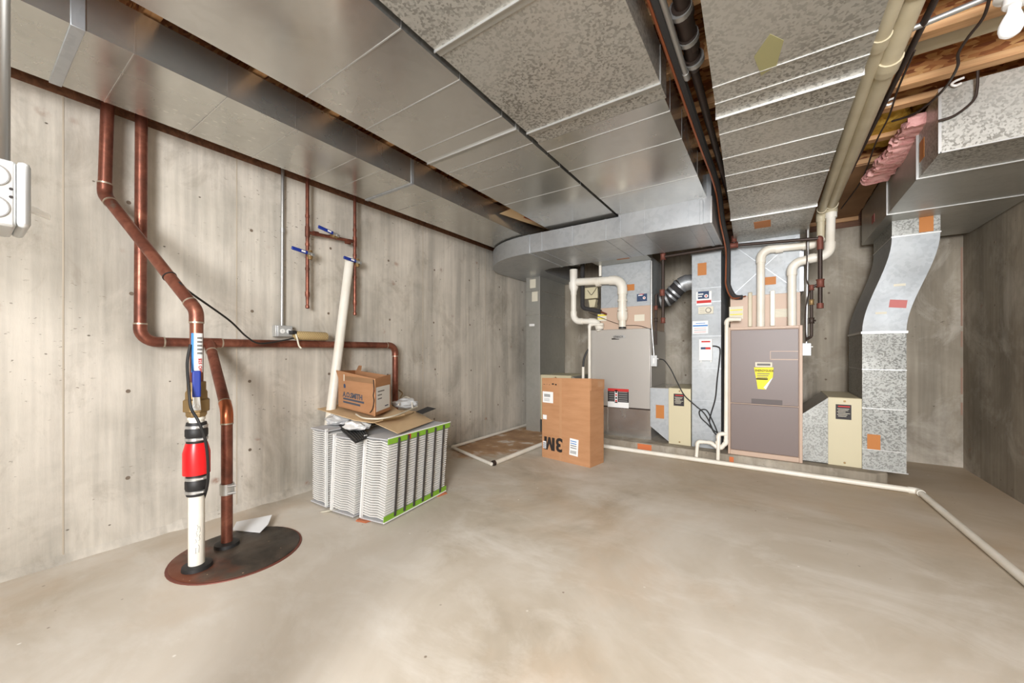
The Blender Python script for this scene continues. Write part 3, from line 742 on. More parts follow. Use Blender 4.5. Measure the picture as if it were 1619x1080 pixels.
for z in (.2, .32, .44, .56): MB().lathe([(0, 0), (.004, 0), (.003, .003), (0, .003)], (.4, 4.4, z), (0, -1, 0), 8).build('screw', M['steel'], t)
t = thing('left_transition', 'tapered galvanised boot between silver furnace and cream filter cabinet', 'duct', (-1.04, 4.7, .1))
p = [at(u, v, y=4.46) for u, v in ((1031, 674), (1058, 702))]
MB().prism_y([(-1.142, p[0].z), (-.944, .115), (-.944, .7), (-1.142, .7)], 4.46, 5.05).build('body', M['duct_front'], t)
front_plate('sticker', M['orange'], t, 1037, 641, 1050, 661, 4.459)
MB().box(-1.142, -.944, 4.452, 5.05, .7, .706).build('top_flange', M['duct'], t)
t = thing('left_rear_transition', 'low galvanised boot linking corner filter cabinet to the silver furnace', 'duct', (-2.05, 4.9, .17))
MB().hexa([(-2.197, 4.66, .2), (-1.893, 4.66, .12), (-1.893, 5.15, .12), (-2.197, 5.15, .2), (-2.197, 4.66, .78), (-1.893, 4.66, .6), (-1.893, 5.15, .6), (-2.197, 5.15, .78)]).build('body', M['duct_old'], t)

# --- stickers and controls on the middle drop
yS = YM - .004
s = thing('service_sticker', 'blue and red service sticker on the bright middle duct', 'sticker', at(1113, 484, y=yS))
front_plate('sheet', M['white'], s, 1101, 460, 1125, 483, yS); front_plate('print_panel', M['navy'], s, 1103.5, 460, 1121, 473, yS - .0016)
front_plate('print_strip', M['redink'], s, 1101.5, 474, 1124.5, 480, yS - .0016); front_plate('print_strip', M['white'], s, 1104, 464, 1112, 466.5, yS - .003); front_plate('print_strip', M['white'], s, 1104, 468, 1110, 470, yS - .003)
c = at(1116.5, 468, y=yS - .003); MB().lathe([(0, 0), (.018, 0), (.018, .001), (0, .001)], c, (0, -1, 0), 14).build('print_disc', M['white'], s)
c.y -= .0012; MB().lathe([(0, 0), (.009, 0), (.009, .001), (0, .001)], c, (0, -1, 0), 14).build('print_disc', M['redink'], s)
s = thing('humidistat_control', 'small cream dial control below the service sticker', 'control', at(1116, 497, y=yS))
front_plate('case', M['offwhite'], s, 1104.5, 484.5, 1128, 497, yS, .02)
c = at(1120, 490.5, y=yS - .02); MB().lathe([(0, 0), (.028, 0), (.028, .002), (0, .002)], c, (0, -1, 0), 20).build('dial', M['grey_ink'], s)
c.y -= .0022; MB().lathe([(0, 0), (.022, 0), (.02, .008), (0, .009)], c, (0, -1, 0), 20).build('knob', M['offwhite'], s)
for k in range(3): front_plate('print_line', M['grey_ink'], s, 1106, 487 + 3 * k, 1114, 487.8 + 3 * k, yS - .021, .0006)
s = thing('company_sticker', 'white company sticker with blue band on the bright middle duct', 'sticker', at(1107, 528, y=yS))
front_plate('sheet', M['white'], s, 1095, 507, 1119.5, 528, yS, .001); front_plate('print_band', M['blueink'], s, 1095.5, 513.5, 1119, 516.5, yS - .0012)
front_plate('print_line', M['blueink'], s, 1100, 510.5, 1115, 512, yS - .0012)
for k, m_ in enumerate(('redink', 'navy', 'redink')): front_plate('print_line', M[m_], s, 1097.5, 518.5 + 3 * k, 1116.5, 519.6 + 3 * k, yS - .0012)
s = thing('water_treatment_controller', 'white wall controller with red strip wired on the middle duct', 'control', at(1115, 571, y=yS))
front_plate('case', M['white'], s, 1106, 536.5, 1126.5, 570, yS, .03)
front_plate('print_strip', M['redink'], s, 1109, 539, 1123, 541.5, yS - .031); front_plate('print_strip', M['navy'], s, 1108, 549, 1115.5, 552.5, yS - .031); front_plate('print_strip', M['redink'], s, 1115.5, 549, 1123.5, 552.5, yS - .031)
front_plate('mounting_foot', M['white'], s, 1107.5, 570, 1109.5, 573, yS, .006); front_plate('mounting_foot', M['white'], s, 1123, 570, 1125.5, 573, yS, .006)
yc = YM - .03
cable('power_cord', 'black power cord looping down from the white controller', 'cord', [at(u, v, y=yc) for u, v in ((1127, 547), (1134, 548), (1138.5, 553), (1137, 575), (1134, 600), (1131, 630), (1124, 655), (1122, 668), (1128, 682), (1134, 688), (1133, 680), (1124, 660), (1116, 648), (1106, 650), (1108, 660), (1118, 670), (1128, 680), (1134, 684))], .006, M['black'])
cable('power_cord', 'black cord from the grey switch box down across the cream cabinet', 'cord', [at(u, v, y=4.42) for u, v in ((1042, 568), (1050, 570), (1060, 583), (1070, 603), (1082, 625), (1098, 640), (1112, 652), (1120, 664), (1129, 684))], .006, M['black'])

# ================================================================== PVC AND GAS PIPES AT THE FURNACES
y = 4.47
P = lambda u, v, yy=y: at(u, v, y=yy)
t = pipe_run('intake_pipe', 'white intake pipe dropping from the cross duct to the silver furnace', 'pipe', [P(907, 462), P(907, 508), P(944, 508.5), P(948, 523)], .035, M['pvc'], .09, stub=.04)
a = P(907, 418); b = P(907, 450)
MB().tube([(a.x, y, 2.15), (b.x, y, b.z)], .05, 20).build('wide_pipe', M['pvc'], t)
MB().lathe([(.0, 0), (.052, 0), (.06, .0), (.06, .07), (.04, .12), (.04, .16), (0, .16)], (b.x, y, b.z + .03), (0, 0, -1), 20).build('reducer', M['pvc'], t)
c = P(948, 516); MB().lathe([(0, 0), (.05, 0), (.05, .05), (.04, .07), (0, .07)], (c.x, y, c.z + .03), (0, 0, -1), 18).build('coupling', M['pvc'], t)
MB().lathe([(0, 0), (.042, 0), (.042, .02), (0, .02)], (c.x, y, 1.376), (0, 0, 1), 18).build('gasket', M['black'], t)
t = pipe_run('exhaust_pipe', 'white exhaust pipe bending over the silver furnace plenum', 'pipe', [P(912, 446, 4.44), P(984, 442.5, 4.44), P(984, 500, 4.44)], .047, M['pvc'], .11, stub=.05)
c = P(984, 500, 4.44)
MB().lathe([(0, 0), (.06, 0), (.06, .06), (.05, .1), (.04, .1), (.04, .19), (0, .19)], (c.x, 4.44, c.z + .05), (0, 0, -1), 20).build('reducer', M['pvc'], t)
MB().tube([(c.x, 4.44, c.z - .1), (c.x, 4.44, 1.375)], .034, 18).build('lower_pipe', M['pvc'], t)
MB().lathe([(0, 0), (.042, 0), (.042, .02), (0, .02)], (c.x, 4.44, 1.376), (0, 0, 1), 18).build('gasket', M['black'], t)
for v in (457, 464, 475, 490):
    q = P(984, v, 4.44); MB().tube([(q.x, 4.44, q.z - .012), (q.x, 4.44, q.z + .012)], .056, 20).build('coupling', M['pvc'], t)
q = P(946, 446, 4.44); MB().tube([(q.x - .025, 4.44, q.z), (q.x + .025, 4.44, q.z + .002)], .056, 18).build('coupling', M['pvc'], t)
pipe_run('vent_riser', 'thin white riser between cross duct and exhaust pipe', 'pipe', [P(949, 437, 4.46), P(949, 418, 4.46)], .017, M['pvc'])
pipe_run('condensate_pipe', 'thin white drain pipe running down left of the silver furnace door', 'pipe', [P(954, 513, 4.43), P(932, 513, 4.43), P(932, 612, 4.43), (P(932, 612, 4.43).x, 4.43, .06)], .018, M['pvc'], .03, stub=.015)
pipe_run('drain_stub', 'short white pipe with black hose behind the tall cardboard box', 'pipe', [P(922, 580, 4.4), (P(922, 580, 4.4).x, 4.4, .06)], .017, M['pvc'])
cable('drain_hose', 'short black hose curving off the silver furnace left side', 'hose', [P(922, 582, 4.4), P(923, 570, 4.4), P(926, 560, 4.41), P(931, 552, 4.43)], .013, M['black'])
pipe_run('suction_line', 'black foam covered refrigerant line dropping from the cross duct', 'pipe', [P(921, 415, 4.5), P(921, 487, 4.46), P(950, 493, 4.46)], .026, M['foam'], .05, fits=False)
o = MB().tube([P(950, 493, 4.455), P(959, 497, 4.46)], .012, 10).build('copper_stub', M['copper']); tag(o, 'short copper stub at the end of the black foam line', 'pipe')
cable('thermostat_wire', 'thin brown wire drooping across the left tan coil cabinet', 'wire', [P(930, 494, 4.49), P(945, 500, 4.48), P(965, 508, 4.49), P(985, 514, 4.49), P(1010, 515, 4.49), P(1030, 521, 4.49)], .003, M['iron'])

# brown furnace pipes
t = pipe_run('vent_pipe_left', 'left white vent pipe rising from the brown furnace', 'pipe', [(-.095, 4.41, 1.345), P(1203, 395, 4.41), P(1287, 387, 4.41), (.362, 4.45, 2.13)], .034, M['pvc'], .085, stub=.04)
t['label'] = 'white vent pipe rising highest from the brown furnace'
q = P(1232, 393, 4.41); MB().tube([(q.x - .03, 4.41, q.z - .0), (q.x + .03, 4.41, q.z + .002)], .042, 18).build('coupling', M['pvc'], t)
pth = [(.362, 4.45, 2.13), (.362, 4.45, 2.37), (.37, 2.2, 2.41), (.385, 1.9, 2.44), (.385, -1.6, 2.46)]
pipe_run('ceiling_vent_pipe', 'inner beige pipe along the edge of the spangled trunk duct', 'pipe', pth, .031, M['pvc_old'], .06, stub=.03)
t = pipe_run('vent_pipe_right', 'x', 'pipe', [(.15, 4.38, 1.345), P(1252, 416, 4.38), P(1312, 403, 4.38), (.43, 4.42, 2.35)], .034, M['pvc'], .085, stub=.04)
t['label'] = 'white vent pipe bending lowest and rightmost off the brown furnace'
for o_ in (t,): o_.name = 'vent_pipe'
q = P(1282, 409, 4.38); MB().tube([(q.x - .03, 4.38, q.z - .002), (q.x + .03, 4.38, q.z + .004)], .042, 18).build('coupling', M['pvc'], t)
q = P(1312, 345, 4.42); MB().tube([(.43, 4.42, q.z), (.43, 4.42, q.z + .05)], .043, 18).build('coupling', M['pvc'], t)
pipe_run('ceiling_vent_pipe', 'outer thicker beige pipe along the trunk duct below the joists', 'pipe', [(.43, 4.42, 2.35), (.43, 4.42, 2.4), (.432, 2.4, 2.41), (.45, 2.0, 2.47), (.45, -1.6, 2.49)], .04, M['pvc_old'], .06, stub=.035)
for o_ in COL.objects:
    if o_.name == 'vent_pipe_left': o_.name = 'vent_pipe'
o = MB().box(-.02, .02, 4.42, 4.445, 1.35, 1.69).build('pipe_offcut', M['pvc'], None, .006); tag(o, 'flat white strip standing between the two brown furnace vent pipes', 'strip')
o = MB().box(-.2, -.165, 4.43, 4.445, 1.35, 1.69).build('pipe_offcut', M['pvc_old'], None, .006); tag(o, 'narrow beige strip left of the highest white vent pipe', 'strip')
# condensate assembly between furnaces
pipe_run('condensate_pipe', 'white drain pipe running down the left side of the brown furnace', 'pipe', [P(1172, 505, 4.3), P(1149, 505, 4.3), P(1148, 700, 4.27), P(1136, 712, 4.27), P(1134, 698, 4.25)], .019, M['pvc'], .03, stub=.02)
pipe_run('condensate_trap', 'white trap pipe with tee rising from the long floor pipe', 'pipe', [P(1149, 686, 4.26), P(1136, 686, 4.26), (P(1135, 686, 4.22).x, 4.222, .05)], .017, M['pvc'], .03, stub=.02)
pipe_run('condensate_bend', 'white arched drain bend rising from the long floor pipe', 'pipe', [P(1135, 709, 4.25), P(1124, 700, 4.25), P(1103, 698, 4.25), (P(1101, 722, 4.22).x, 4.222, .05)], .017, M['pvc'], .03, stub=.018)
pipe_run('floor_drain_pipe', 'long white pipe lying on the floor before the furnaces', 'pipe', [(-2.235, 2.985, .024), (-2.235, 4.05, .024), (-2.1, 4.222, .024), (.935, 4.222, .024), (.985, 2.86, .024), (1.03, .9, .024)], .022, M['pvc'], .03, stub=.03)
pipe_run('floor_drain_pipe', 'thin white pipe running along the left wall foot to the corner', 'pipe', [(-2.245, 2.95, .02), (-3.02, 3.22, .02), (-3.035, 5.1, .02)], .017, M['pvc'], .02, stub=.025)
o = MB().tube([(-2.24, 2.965, .024), (-2.236, 2.99, .024)], .027, 16).build('pipe_coupling', M['iron']); tag(o, 'dark coupling where the two floor pipes meet', 'coupling')

# gas pipes
def fitting(p, d, r, parent, mat=None):
    p = Vector(p); d = Vector(d).normalized()
    MB().tube([p - d * r * 1.7, p - d * r * 1.5, p - d * r * 1.1, p + d * r * 1.1, p + d * r * 1.5, p + d * r * 1.7], [r * 1.45, r * 1.55, r * 1.3, r * 1.3, r * 1.55, r * 1.45], 14).build('fitting', mat or M['iron_red'], parent)
g = thing('gas_pipe', 'black iron gas pipe crossing below the trunk duct to the brown furnace', 'pipe', (-.31, 4.3, 2.14))
XG = -.31
MB().tube([(XG, 1.95, 2.45), (XG, 4.3, 2.45)], .019, 14).build('ceiling_run', M['iron'], g)
MB().tube([(-.285, -1.6, 2.45), (-.29, 1.85, 2.45)], .028, 16).build('large_run', M['iron'], g)
MB().lathe([(0, 0), (.036, 0), (.036, .03), (.042, .03), (.042, .055), (.036, .06), (.034, .16), (.04, .16), (.04, .19), (.03, .2), (.03, .3), (.038, .3), (.038, .36), (.022, .4), (0, .4)], (-.295, 1.6, 2.45), (-.03, 1, 0), 18).build('union', M['iron'], g)
for yy in (1.62, 1.78, 1.93): MB().tube([(-.3, yy - .012, 2.45), (-.3, yy + .012, 2.45)], .044, 18).build('collar', M['emt'], g)
MB().tube([(XG, 4.3, 2.45), (XG, 4.3, 2.14)], .017, 14).build('drop', M['iron'], g)
fitting((XG, 4.3, 2.42), (0, 0, 1), .018, g); fitting((XG, 4.3, 2.2), (0, 0, 1), .018, g); fitting((XG, 4.3, 2.14), (1, 0, 0), .02, g)
MB().tube([(XG, 4.3, 2.14), (.343, 4.3, 2.1)], .015, 12).build('right_branch', M['iron'], g)
MB().tube([(XG, 4.3, 2.14), (-.97, 4.3, 2.12)], .017, 12).build('left_branch', M['iron'], g)
fitting((-.97, 4.3, 2.12), (0, 0, 1), .02, g)
MB().tube([(-.97, 4.3, 2.12), (-.97, 4.3, 1.42)], .016, 12).build('left_drop', M['iron'], g)
fitting(P(1047, 463, 4.3), (0, 0, 1), .02, g); fitting((-.97, 4.3, 1.44), (0, 0, 1), .017, g)
b0 = P(1037, 466, 4.3)
MB().tube([P(1047, 463, 4.3), b0, P(1037, 545, 4.3)], .012, 10).build('left_branch_drop', M['iron'], g)
fitting(P(1037, 487, 4.3), (0, 0, 1), .014, g, M['redv']) if 'redv' in M else fitting(P(1037, 487, 4.3), (0, 0, 1), .014, g, M['iron_red'])
fitting(P(1037, 506, 4.3), (0, 0, 1), .013, g, M['iron'])
MB().tube(arcpath([(.33, 4.3, 2.1), (.345, 4.3, 2.1), (.345, 4.3, 2.0)], .012)[0], .024, 14).build('elbow', M['iron_red'], g)
MB().tube([(.345, 4.3, 2.09), (.345, 4.3, 1.5)], .017, 14).build('right_drop', M['iron'], g)
fitting(P(1297, 448, 4.3), (0, 0, 1), .021, g); MB().tube([(.345, 4.3, 1.53), (.345, 4.3, 1.485)], .025, 14).build('drip_cap', M['iron_red'], g)
c0 = P(1297, 448, 4.3); c1 = P(1283, 455, 4.3); c2 = P(1283, 532, 4.3); c3 = P(1276, 536, 4.32)
MB().tube(arcpath([c0, c1, c2, c3], .02)[0], .012, 10).build('right_branch_drop', M['iron'], g)
fitting(c1, (0, 0, 1), .014, g); fitting(P(1283, 478, 4.3), (0, 0, 1), .014, g, M['brass']); fitting(P(1283, 507, 4.3), (0, 0, 1), .015, g, M['iron'])
MB().tube([P(1279, 507, 4.3), P(1290, 507, 4.3)], .008, 8).build('valve_handle', M['iron'], g)

# conduits and switch boxes at the furnaces
def switch_box(name, label, u0, v0, u1, v1, yy):
    t = thing(name, label, 'switch box', at((u0 + u1) / 2, v1, y=yy))
    a = at(u0, v1, y=yy); b = at(u1, v0, y=yy)
    MB().box(a.x, b.x, yy, yy + .05, a.z, b.z).build('body', M['boxsteel'], t, .004)
    MB().box(a.x - .002, b.x + .002, yy - .006, yy, a.z - .002, b.z + .002).build('cover', M['boxsteel'], t, .003)
    xm = (a.x + b.x) / 2; zm = (a.z + b.z) / 2
    MB().box(xm - .01, xm + .01, yy - .009, yy - .005, zm - .03, zm + .03).build('outlet_face', M['white'], t)
    MB().box(b.x, b.x + .015, yy + .005, yy + .012, zm + .02, zm + .028).build('toggle', M['white'], t)
    return t
switch_box('switch_box', 'small grey electrical box on the right side of the brown furnace', 1269, 543, 1282, 562, 4.34)
switch_box('switch_box', 'small grey electrical box on the right side of the silver furnace', 1029, 562, 1038.5, 579, 4.5)
pipe_run('electrical_conduit', 'thin metal conduit dropping to the electrical box by the brown furnace', 'conduit', [P(1275, 543, 4.36), (P(1278, 355, 4.36).x, 4.36, 2.5)], .012, M['emt'])
pipe_run('electrical_conduit', 'thin metal conduit down the right edge of the silver furnace plenum', 'conduit', [P(1034, 562, 4.5), P(1030, 510, 4.5), (P(1030, 410, 4.5).x, 4.5, 2.14)], .011, M['emt'], .05, fits=False)
cable('thermostat_wire', 'dark wire wrapped around the conduit by the brown furnace', 'wire', [P(1274, 350, 4.33), P(1276, 400, 4.33), P(1275, 440, 4.33), P(1280, 455, 4.33), P(1276, 475, 4.33), P(1273, 500, 4.33), P(1275, 540, 4.33)], .005, M['iron'])
# refrigerant lines in the ceiling gap
xs = -.368
pts = [(xs, -1.6, 2.42), (xs, .5, 2.42), (xs, 1.6, 2.42), (xs, 2.6, 2.42), (-.362, 3.4, 2.41), (-.365, 3.8, 2.25), (-.365, 4.28, 2.12), (-.372, 4.37, 1.9), (-.37, 4.38, 1.78), (-.32, 4.4, 1.66), (-.25, 4.43, 1.645)]
cable('suction_line', 'black foam covered refrigerant line running overhead along the centre duct', 'pipe', pts, .024, M['foam'], n=6)
pts = [(x - .012, yy - .028, z - .02) for x, yy, z in pts]; pts[-1] = (-.22, 4.43, 1.655)
cable('liquid_line', 'thin copper refrigerant line following the black foam line overhead', 'pipe', pts, .007, M['copper_b'], n=6)
pipe_run('electrical_conduit', 'thin galvanised conduit beside the iron pipe in the ceiling gap', 'conduit', [(-.337, -1.6, 2.405), (-.337, 1.98, 2.405), (-.35, 2.1, 2.5)], .012, M['emt'], .04)

# ================================================================== LEFT WALL: SUMP PIPES
def ring(p, d, r, parent, mat=None, w=.004):
    p = Vector(p); d = Vector(d).normalized()
    MB().tube([p - d * w, p + d * w], r, 18).build('solder_ring', mat or M['solder'], parent)
# --- sump cover
SC = Vector((-2.43, .9, 0))
sc = thing('sump_cover', 'round black and rusty steel sump cover on the floor', 'sump cover', SC)
MB().lathe([(0, 0), (.292, 0), (.292, .008), (.285, .012), (.0, .013)], SC, (0, 0, 1), 48).build('plate', M['cover'], sc)
MB().lathe([(.292, 0), (.305, 0), (.303, .004), (.292, .005)], SC, (0, 0, 1), 48).build('rim', M['iron_red'], sc)
PB = Vector((-2.405, .708, 0)); CB = Vector((-2.54, .882, 0))
for c, r in ((PB, .034), (CB, .03)):
    MB().lathe([(r - .006, .012), (r + .03, .012), (r + .028, .03), (r + .008, .036), (r - .006, .036)], c, (0, 0, 1), 24).build('rubber_grommet', M['black'], sc)
# --- discharge pipe with red check valve
X0, Y0 = -2.402, .704
tA = thing('sump_discharge_pipe', 'copper sump discharge pipe angling off the wall to the red valve', 'pipe', PB)
pA = [(-2.985, .495, 2.84), (-2.985, .475, 1.95), (X0, Y0, 1.31), (X0, Y0, .93)]
path, arcs = arcpath(pA, .07)
MB().tube(path, .0275, 20).build('copper_pipe', M['copper'], tA)
for arc, an, bn in arcs:
    MB().tube([arc[0] + an * .03] + arc + [arc[-1] + bn * .03], .0305, 20).build('copper_elbow', M['copper'], tA)
    ring(arc[0] + an * .032, an, .0312, tA); ring(arc[-1] + bn * .032, bn, .0312, tA)
ZV = lambda v: 1.1 + (557 - v) * 1.93 / 606
def lat(name, prof, mat, seg=24, parent=tA):
    return MB().lathe([(r, z) for r, z in prof], (X0, Y0, 0), (0, 0, 1), seg).build(name, mat, parent)
vb = lat('ball_valve', [(0, .775), (.038, .775), (.044, .785), (.044, .8), (.055, .805), (.055, .86), (.046, .868), (.046, .9), (.04, .91), (.04, .95), (.034, .953), (0, .953)], M['brass'], 8)
# valve lever on the side towards the viewer
dv = Vector((.96, -.28, 0)); sv = Vector((.28, .96, 0)); stem = Vector((X0, Y0, .835)) + dv * .05 + sv * .0
MB().tube([stem - dv * .02, stem + dv * .03], .009, 10).build('stem', M['steel'], vb)
MB().hexa([stem + dv * .024 + sv * a + Vector((0, 0, z)) for z in (-.02, .05) for a in (-.018, .018)][0:2] + [stem + dv * .028 + sv * a + Vector((0, 0, -.02)) for a in (.018, -.018)] + [stem + dv * .024 + sv * a + Vector((0, 0, .05)) for a in (-.013, .013)] + [stem + dv * .028 + sv * a + Vector((0, 0, .05)) for a in (.013, -.013)]).build('lever_plate', M['steel'], vb, .002)
MB().tube([stem + dv * .026, stem + dv * .036], .011, 6).build('nut', M['steel'], vb)
lv = MB().hexa([stem + dv * d_ + sv * a + Vector((0, 0, z)) for z in (.045, .175) for d_, a in ((.02, -.017), (.02, .017), (.034, .017), (.034, -.017))]).build('lever_sleeve', M['blue'], vb, .006)
lat('threaded_adapter', [(0, .735), (.031, .735), (.031, .76), (.036, .762), (.036, .777), (0, .777)], M['pvc'])
def rubber(z0, z1):
    cp = lat('rubber_coupling', [(0, z0), (.041, z0), (.043, z0 + .012), (.043, z0 + .03), (.047, z0 + .036), (.047, z1 - .036), (.043, z1 - .03), (.043, z1 - .012), (.041, z1), (0, z1)], M['black'])
    for z in (z0 + .021, z1 - .021):
        lat('hose_clamp', [(.043, z - .007), (.0465, z - .007), (.0465, z + .007), (.043, z + .007)], M['steel'], 24, cp)
        q = Vector((X0, Y0, z)) + dv * .046 + sv * .012
        MB().tube([q - sv * .014, q + sv * .014], .006, 8).build('clamp_screw', M['steel'], cp)
rubber(.645, .748); rubber(.382, .49)
lat('red_check_valve', [(0, .486), (.04, .486), (.056, .49), (.056, .598), (.044, .646), (.0, .646)], M['red'], 32)
lat('white_pipe', [(0, .012), (.0335, .012), (.0335, .385), (0, .385)], M['pvc'], 24)
# handwriting on the white pipe
def scrib(pts):
    out = []
    for a, z in pts:
        an = math.atan2(dv.y, dv.x) + a; out.append((X0 + .0338 * math.cos(an), Y0 + .0338 * math.sin(an), z))
    return out
for st in ([(-.1, .1), (-.1, .125)], [(-.2, .1), (0.02, .1)], [(-.16, .125), (.02, .124)], [(-.25, .15), (.0, .155), (-.1, .17)], [(-.1, .18), (.1, .185), (-.05, .2), (.1, .21)], [(.25, .1), (.32, .13), (.2, .14)], [(.25, .16), (.4, .165), (.3, .18), (.42, .19)], [(.1, .215), (.2, .23), (.05, .24)], [(.32, .2), (.45, .205), (.36, .23)]):
    MB().tube(scrib(st), .0008, 5).build('handwriting', M['grey_ink'], tA)
# sticker wrapped on the copper pipe
def wrap(name, mat, z0, z1, a0, a1, r, parent):
    n = 10; vs = []; fs = []
    b0 = math.atan2(dv.y, dv.x)
    for k in range(n + 1):
        a = b0 + a0 + (a1 - a0) * k / n
        for rr in (r, r + .0012):
            vs += [(X0 + rr * math.cos(a), Y0 + rr * math.sin(a), z0), (X0 + rr * math.cos(a), Y0 + rr * math.sin(a), z1)]
    for k in range(n):
        q = 4 * k
        fs += [(q + 2, q + 6, q + 7, q + 3), (q, q + 1, q + 5, q + 4), (q + 1, q + 3, q + 7, q + 5), (q, q + 4, q + 6, q + 2)]
    fs += [(0, 2, 3, 1), (4 * n, 4 * n + 1, 4 * n + 3, 4 * n + 2)]
    return MB().add(vs, fs).build(name, mat, parent)
st = wrap('coupon_sticker', M['white'], 1.0, 1.195, -.75, .95, .028, tA)
wrap('print_band', M['blueink'], 1.0, 1.195, -.75, -.35, .0293, st)
b0 = math.atan2(dv.y, dv.x) + .5
o_ = Vector((X0 + .0306 * math.cos(b0) , Y0 + .0306 * math.sin(b0), 1.07)); tx = Vector((-math.sin(b0), math.cos(b0), 0))
text('$25 OFF', .02, M['redink'], st, o_ - tx * .008, (0, 0, -1), tx, 'sticker_lettering', .0004, bold=.0004)
for k in range(5): wrap('print_line', M['grey_ink'], 1.09 + .019 * k, 1.1 + .019 * k, .05, .8, .0293, st)
# --- second copper line
tB = thing('copper_drain_line', 'copper pipe running down, along the wall and into the sump cover', 'pipe', CB)
XB = -2.995
pB = [(XB, .625, 2.84), (XB, .618, 1.16), (XB, 2.412, 1.165), (XB, 2.412, .03)]
path, arcs = arcpath(pB, .075)
MB().tube(path, .0275, 20).build('wall_pipe', M['copper'], tB)
for arc, an, bn in arcs:
    MB().tube([arc[0] + an * .025] + arc + [arc[-1] + bn * .025], .0305, 20).build('elbow', M['copper'], tB)
    ring(arc[0] + an * .027, an, .031, tB); ring(arc[-1] + bn * .027, bn, .031, tB)
MB().tube([(XB, .87, 1.161), (XB, 1.01, 1.161)], .031, 20).build('tee', M['copper'], tB); ring((XB, 1.01, 1.161), UY, .032, tB); ring((XB, .87, 1.161), UY, .032, tB)
pC = [(XB, .945, 1.161), (CB.x, CB.y, .768), (CB.x, CB.y, .012)]
path, arcs = arcpath(pC, .08)
MB().tube(path, .0275, 20).build('branch_pipe', M['copper'], tB)
d_ = (Vector(pC[1]) - Vector(pC[0])).normalized(); MB().tube([Vector(pC[0]), Vector(pC[0]) + d_ * .085], .031, 20).build('tee_outlet', M['copper'], tB); ring(Vector(pC[0]) + d_ * .087, d_, .032, tB)
for arc, an, bn in arcs:
    MB().tube([arc[0] + an * .03] + arc + [arc[-1] + bn * .03], .0305, 20).build('elbow', M['copper_b'], tB); ring(arc[0] + an * .032, an, .031, tB); ring(arc[-1] + bn * .032, bn, .031, tB)
zc = 1.1 + (557 - 772) * 2.164 / 606
MB().lathe([(.027, -.03), (.034, -.03), (.034, .03), (.027, .03)], (CB.x, CB.y, zc), (0, 0, 1), 22).build('band_clamp', M['steel'], tB)
for z in (-.02, .02):
    q = Vector((CB.x, CB.y, zc + z)) + dv * .034 + sv * .02; MB().tube([q - sv * .02, q + sv * .02], .007, 8).build('clamp_screw', M['steel'], tB)
# pump cable tied to the pipe, to the outlet
OX = XL + .05
pts = [(-2.93, 1.44, 1.205), (-2.93, 1.36, 1.185), (-2.9, 1.2, 1.16), (-2.8, 1.08, 1.2), (-2.65, .93, 1.29)]
pp = [f_ for f_ in pts] + [at(300, 462, x=-2.5), at(283, 446, x=-2.5)]
cable('pump_cable', 'black cable drooping from the outlet box to the angled copper pipe', 'cable', pp, .0055, M['black'])
a = Vector(pA[1]); b = Vector(pA[2]); dd = (b - a).normalized(); q = a + (b - a) * .72
MB().tube([q - dd * .003, q + dd * .003], .0305, 20).build('cable_tie', M['black'], tA)
def pa(u, v, t):
    p = ray(u, v) * t; p.z += H; return p
cable('pump_cable', 'black pump cable running down beside the red check valve', 'cable', [pa(301, 545, 1.9), pa(296, 575, 1.87), pa(299, 620, 1.83), pa(302, 645, 1.82), pa(313, 665, 1.81), pa(323, 690, 1.83), pa(328, 720, 1.85), pa(329, 755, 1.88), pa(326, 775, 1.93), pa(322, 788, 1.96)], .0065, M['black'])
# paper on the floor
M['paper'] = new_mat('crumpled_paper', rgb(236, 238, 240), .7)
q = [at(u, v, z=.016) for u, v in ((367, 838), (374, 825), (430, 819), (424, 834), (411, 842))]
MB_ = MB().prism([(p.x, p.y) for p in q][::-1], .014, .0165)
MB_.v = [(x, y_, z + .02 * ((i % 5) in (1, 2))) for i, (x, y_, z) in enumerate(MB_.v)]
tag(MB_.build('paper_sheet', M['paper']), 'creased white paper lying at the edge of the sump cover', 'paper')

# ================================================================== LEFT WALL: CONDUIT, OUTLET, WATER VALVES
cd = thing('wall_conduit', 'thin metal conduit running down the concrete wall to the outlet', 'conduit', (-3.045, 1.41, 1.3))
MB().tube([(-3.045, 1.415, 2.84), (-3.045, 1.408, 1.29)], .0115, 14).build('tube', M['emt'], cd)
MB().tube([(-3.045, 1.412, 2.0), (-3.045, 1.412, 2.03)], .0165, 14).build('strap', M['emt'], cd)
ob_ = thing('outlet_box', 'grey metal outlet box low on the concrete wall', 'outlet', (-3.04, 1.41, 1.22))
MB().box(XL, -3.015, 1.35, 1.47, 1.215, 1.3).build('body', M['boxsteel'], ob_, .004)
MB().box(-3.016, -3.009, 1.362, 1.468, 1.218, 1.297).build('cover', M['boxsteel'], ob_, .003)
for yy in (1.395, 1.44):
    fc = MB().lathe([(0, 0), (.017, 0), (.017, .004), (0, .004)], (-3.01, yy, 1.257), UX, 16).build('receptacle', M['white'], ob_)
    for dz in (-.006, .006): MB().box(-3.0065, -3.0045, yy - .004, yy + .004, 1.257 + dz - .0012, 1.257 + dz + .0012).build('slot', M['ink'], fc)
MB().box(-3.006, -2.955, 1.435, 1.475, 1.235, 1.262).build('plug', M['black'], ob_, .005)
rl = thing('perforated_roll', 'tan perforated roll lying on the copper pipe beside the outlet', 'roll', (-2.99, 1.58, 1.2))
z_ = 1.192 + .035
MB().tube([(-2.985, 1.47, z_), (-2.985, 1.48, z_), (-2.985, 1.71, z_), (-2.985, 1.72, z_)], [.028, .034, .034, .03], 22).build('tube', M['mesh'], rl)
dots = MB()
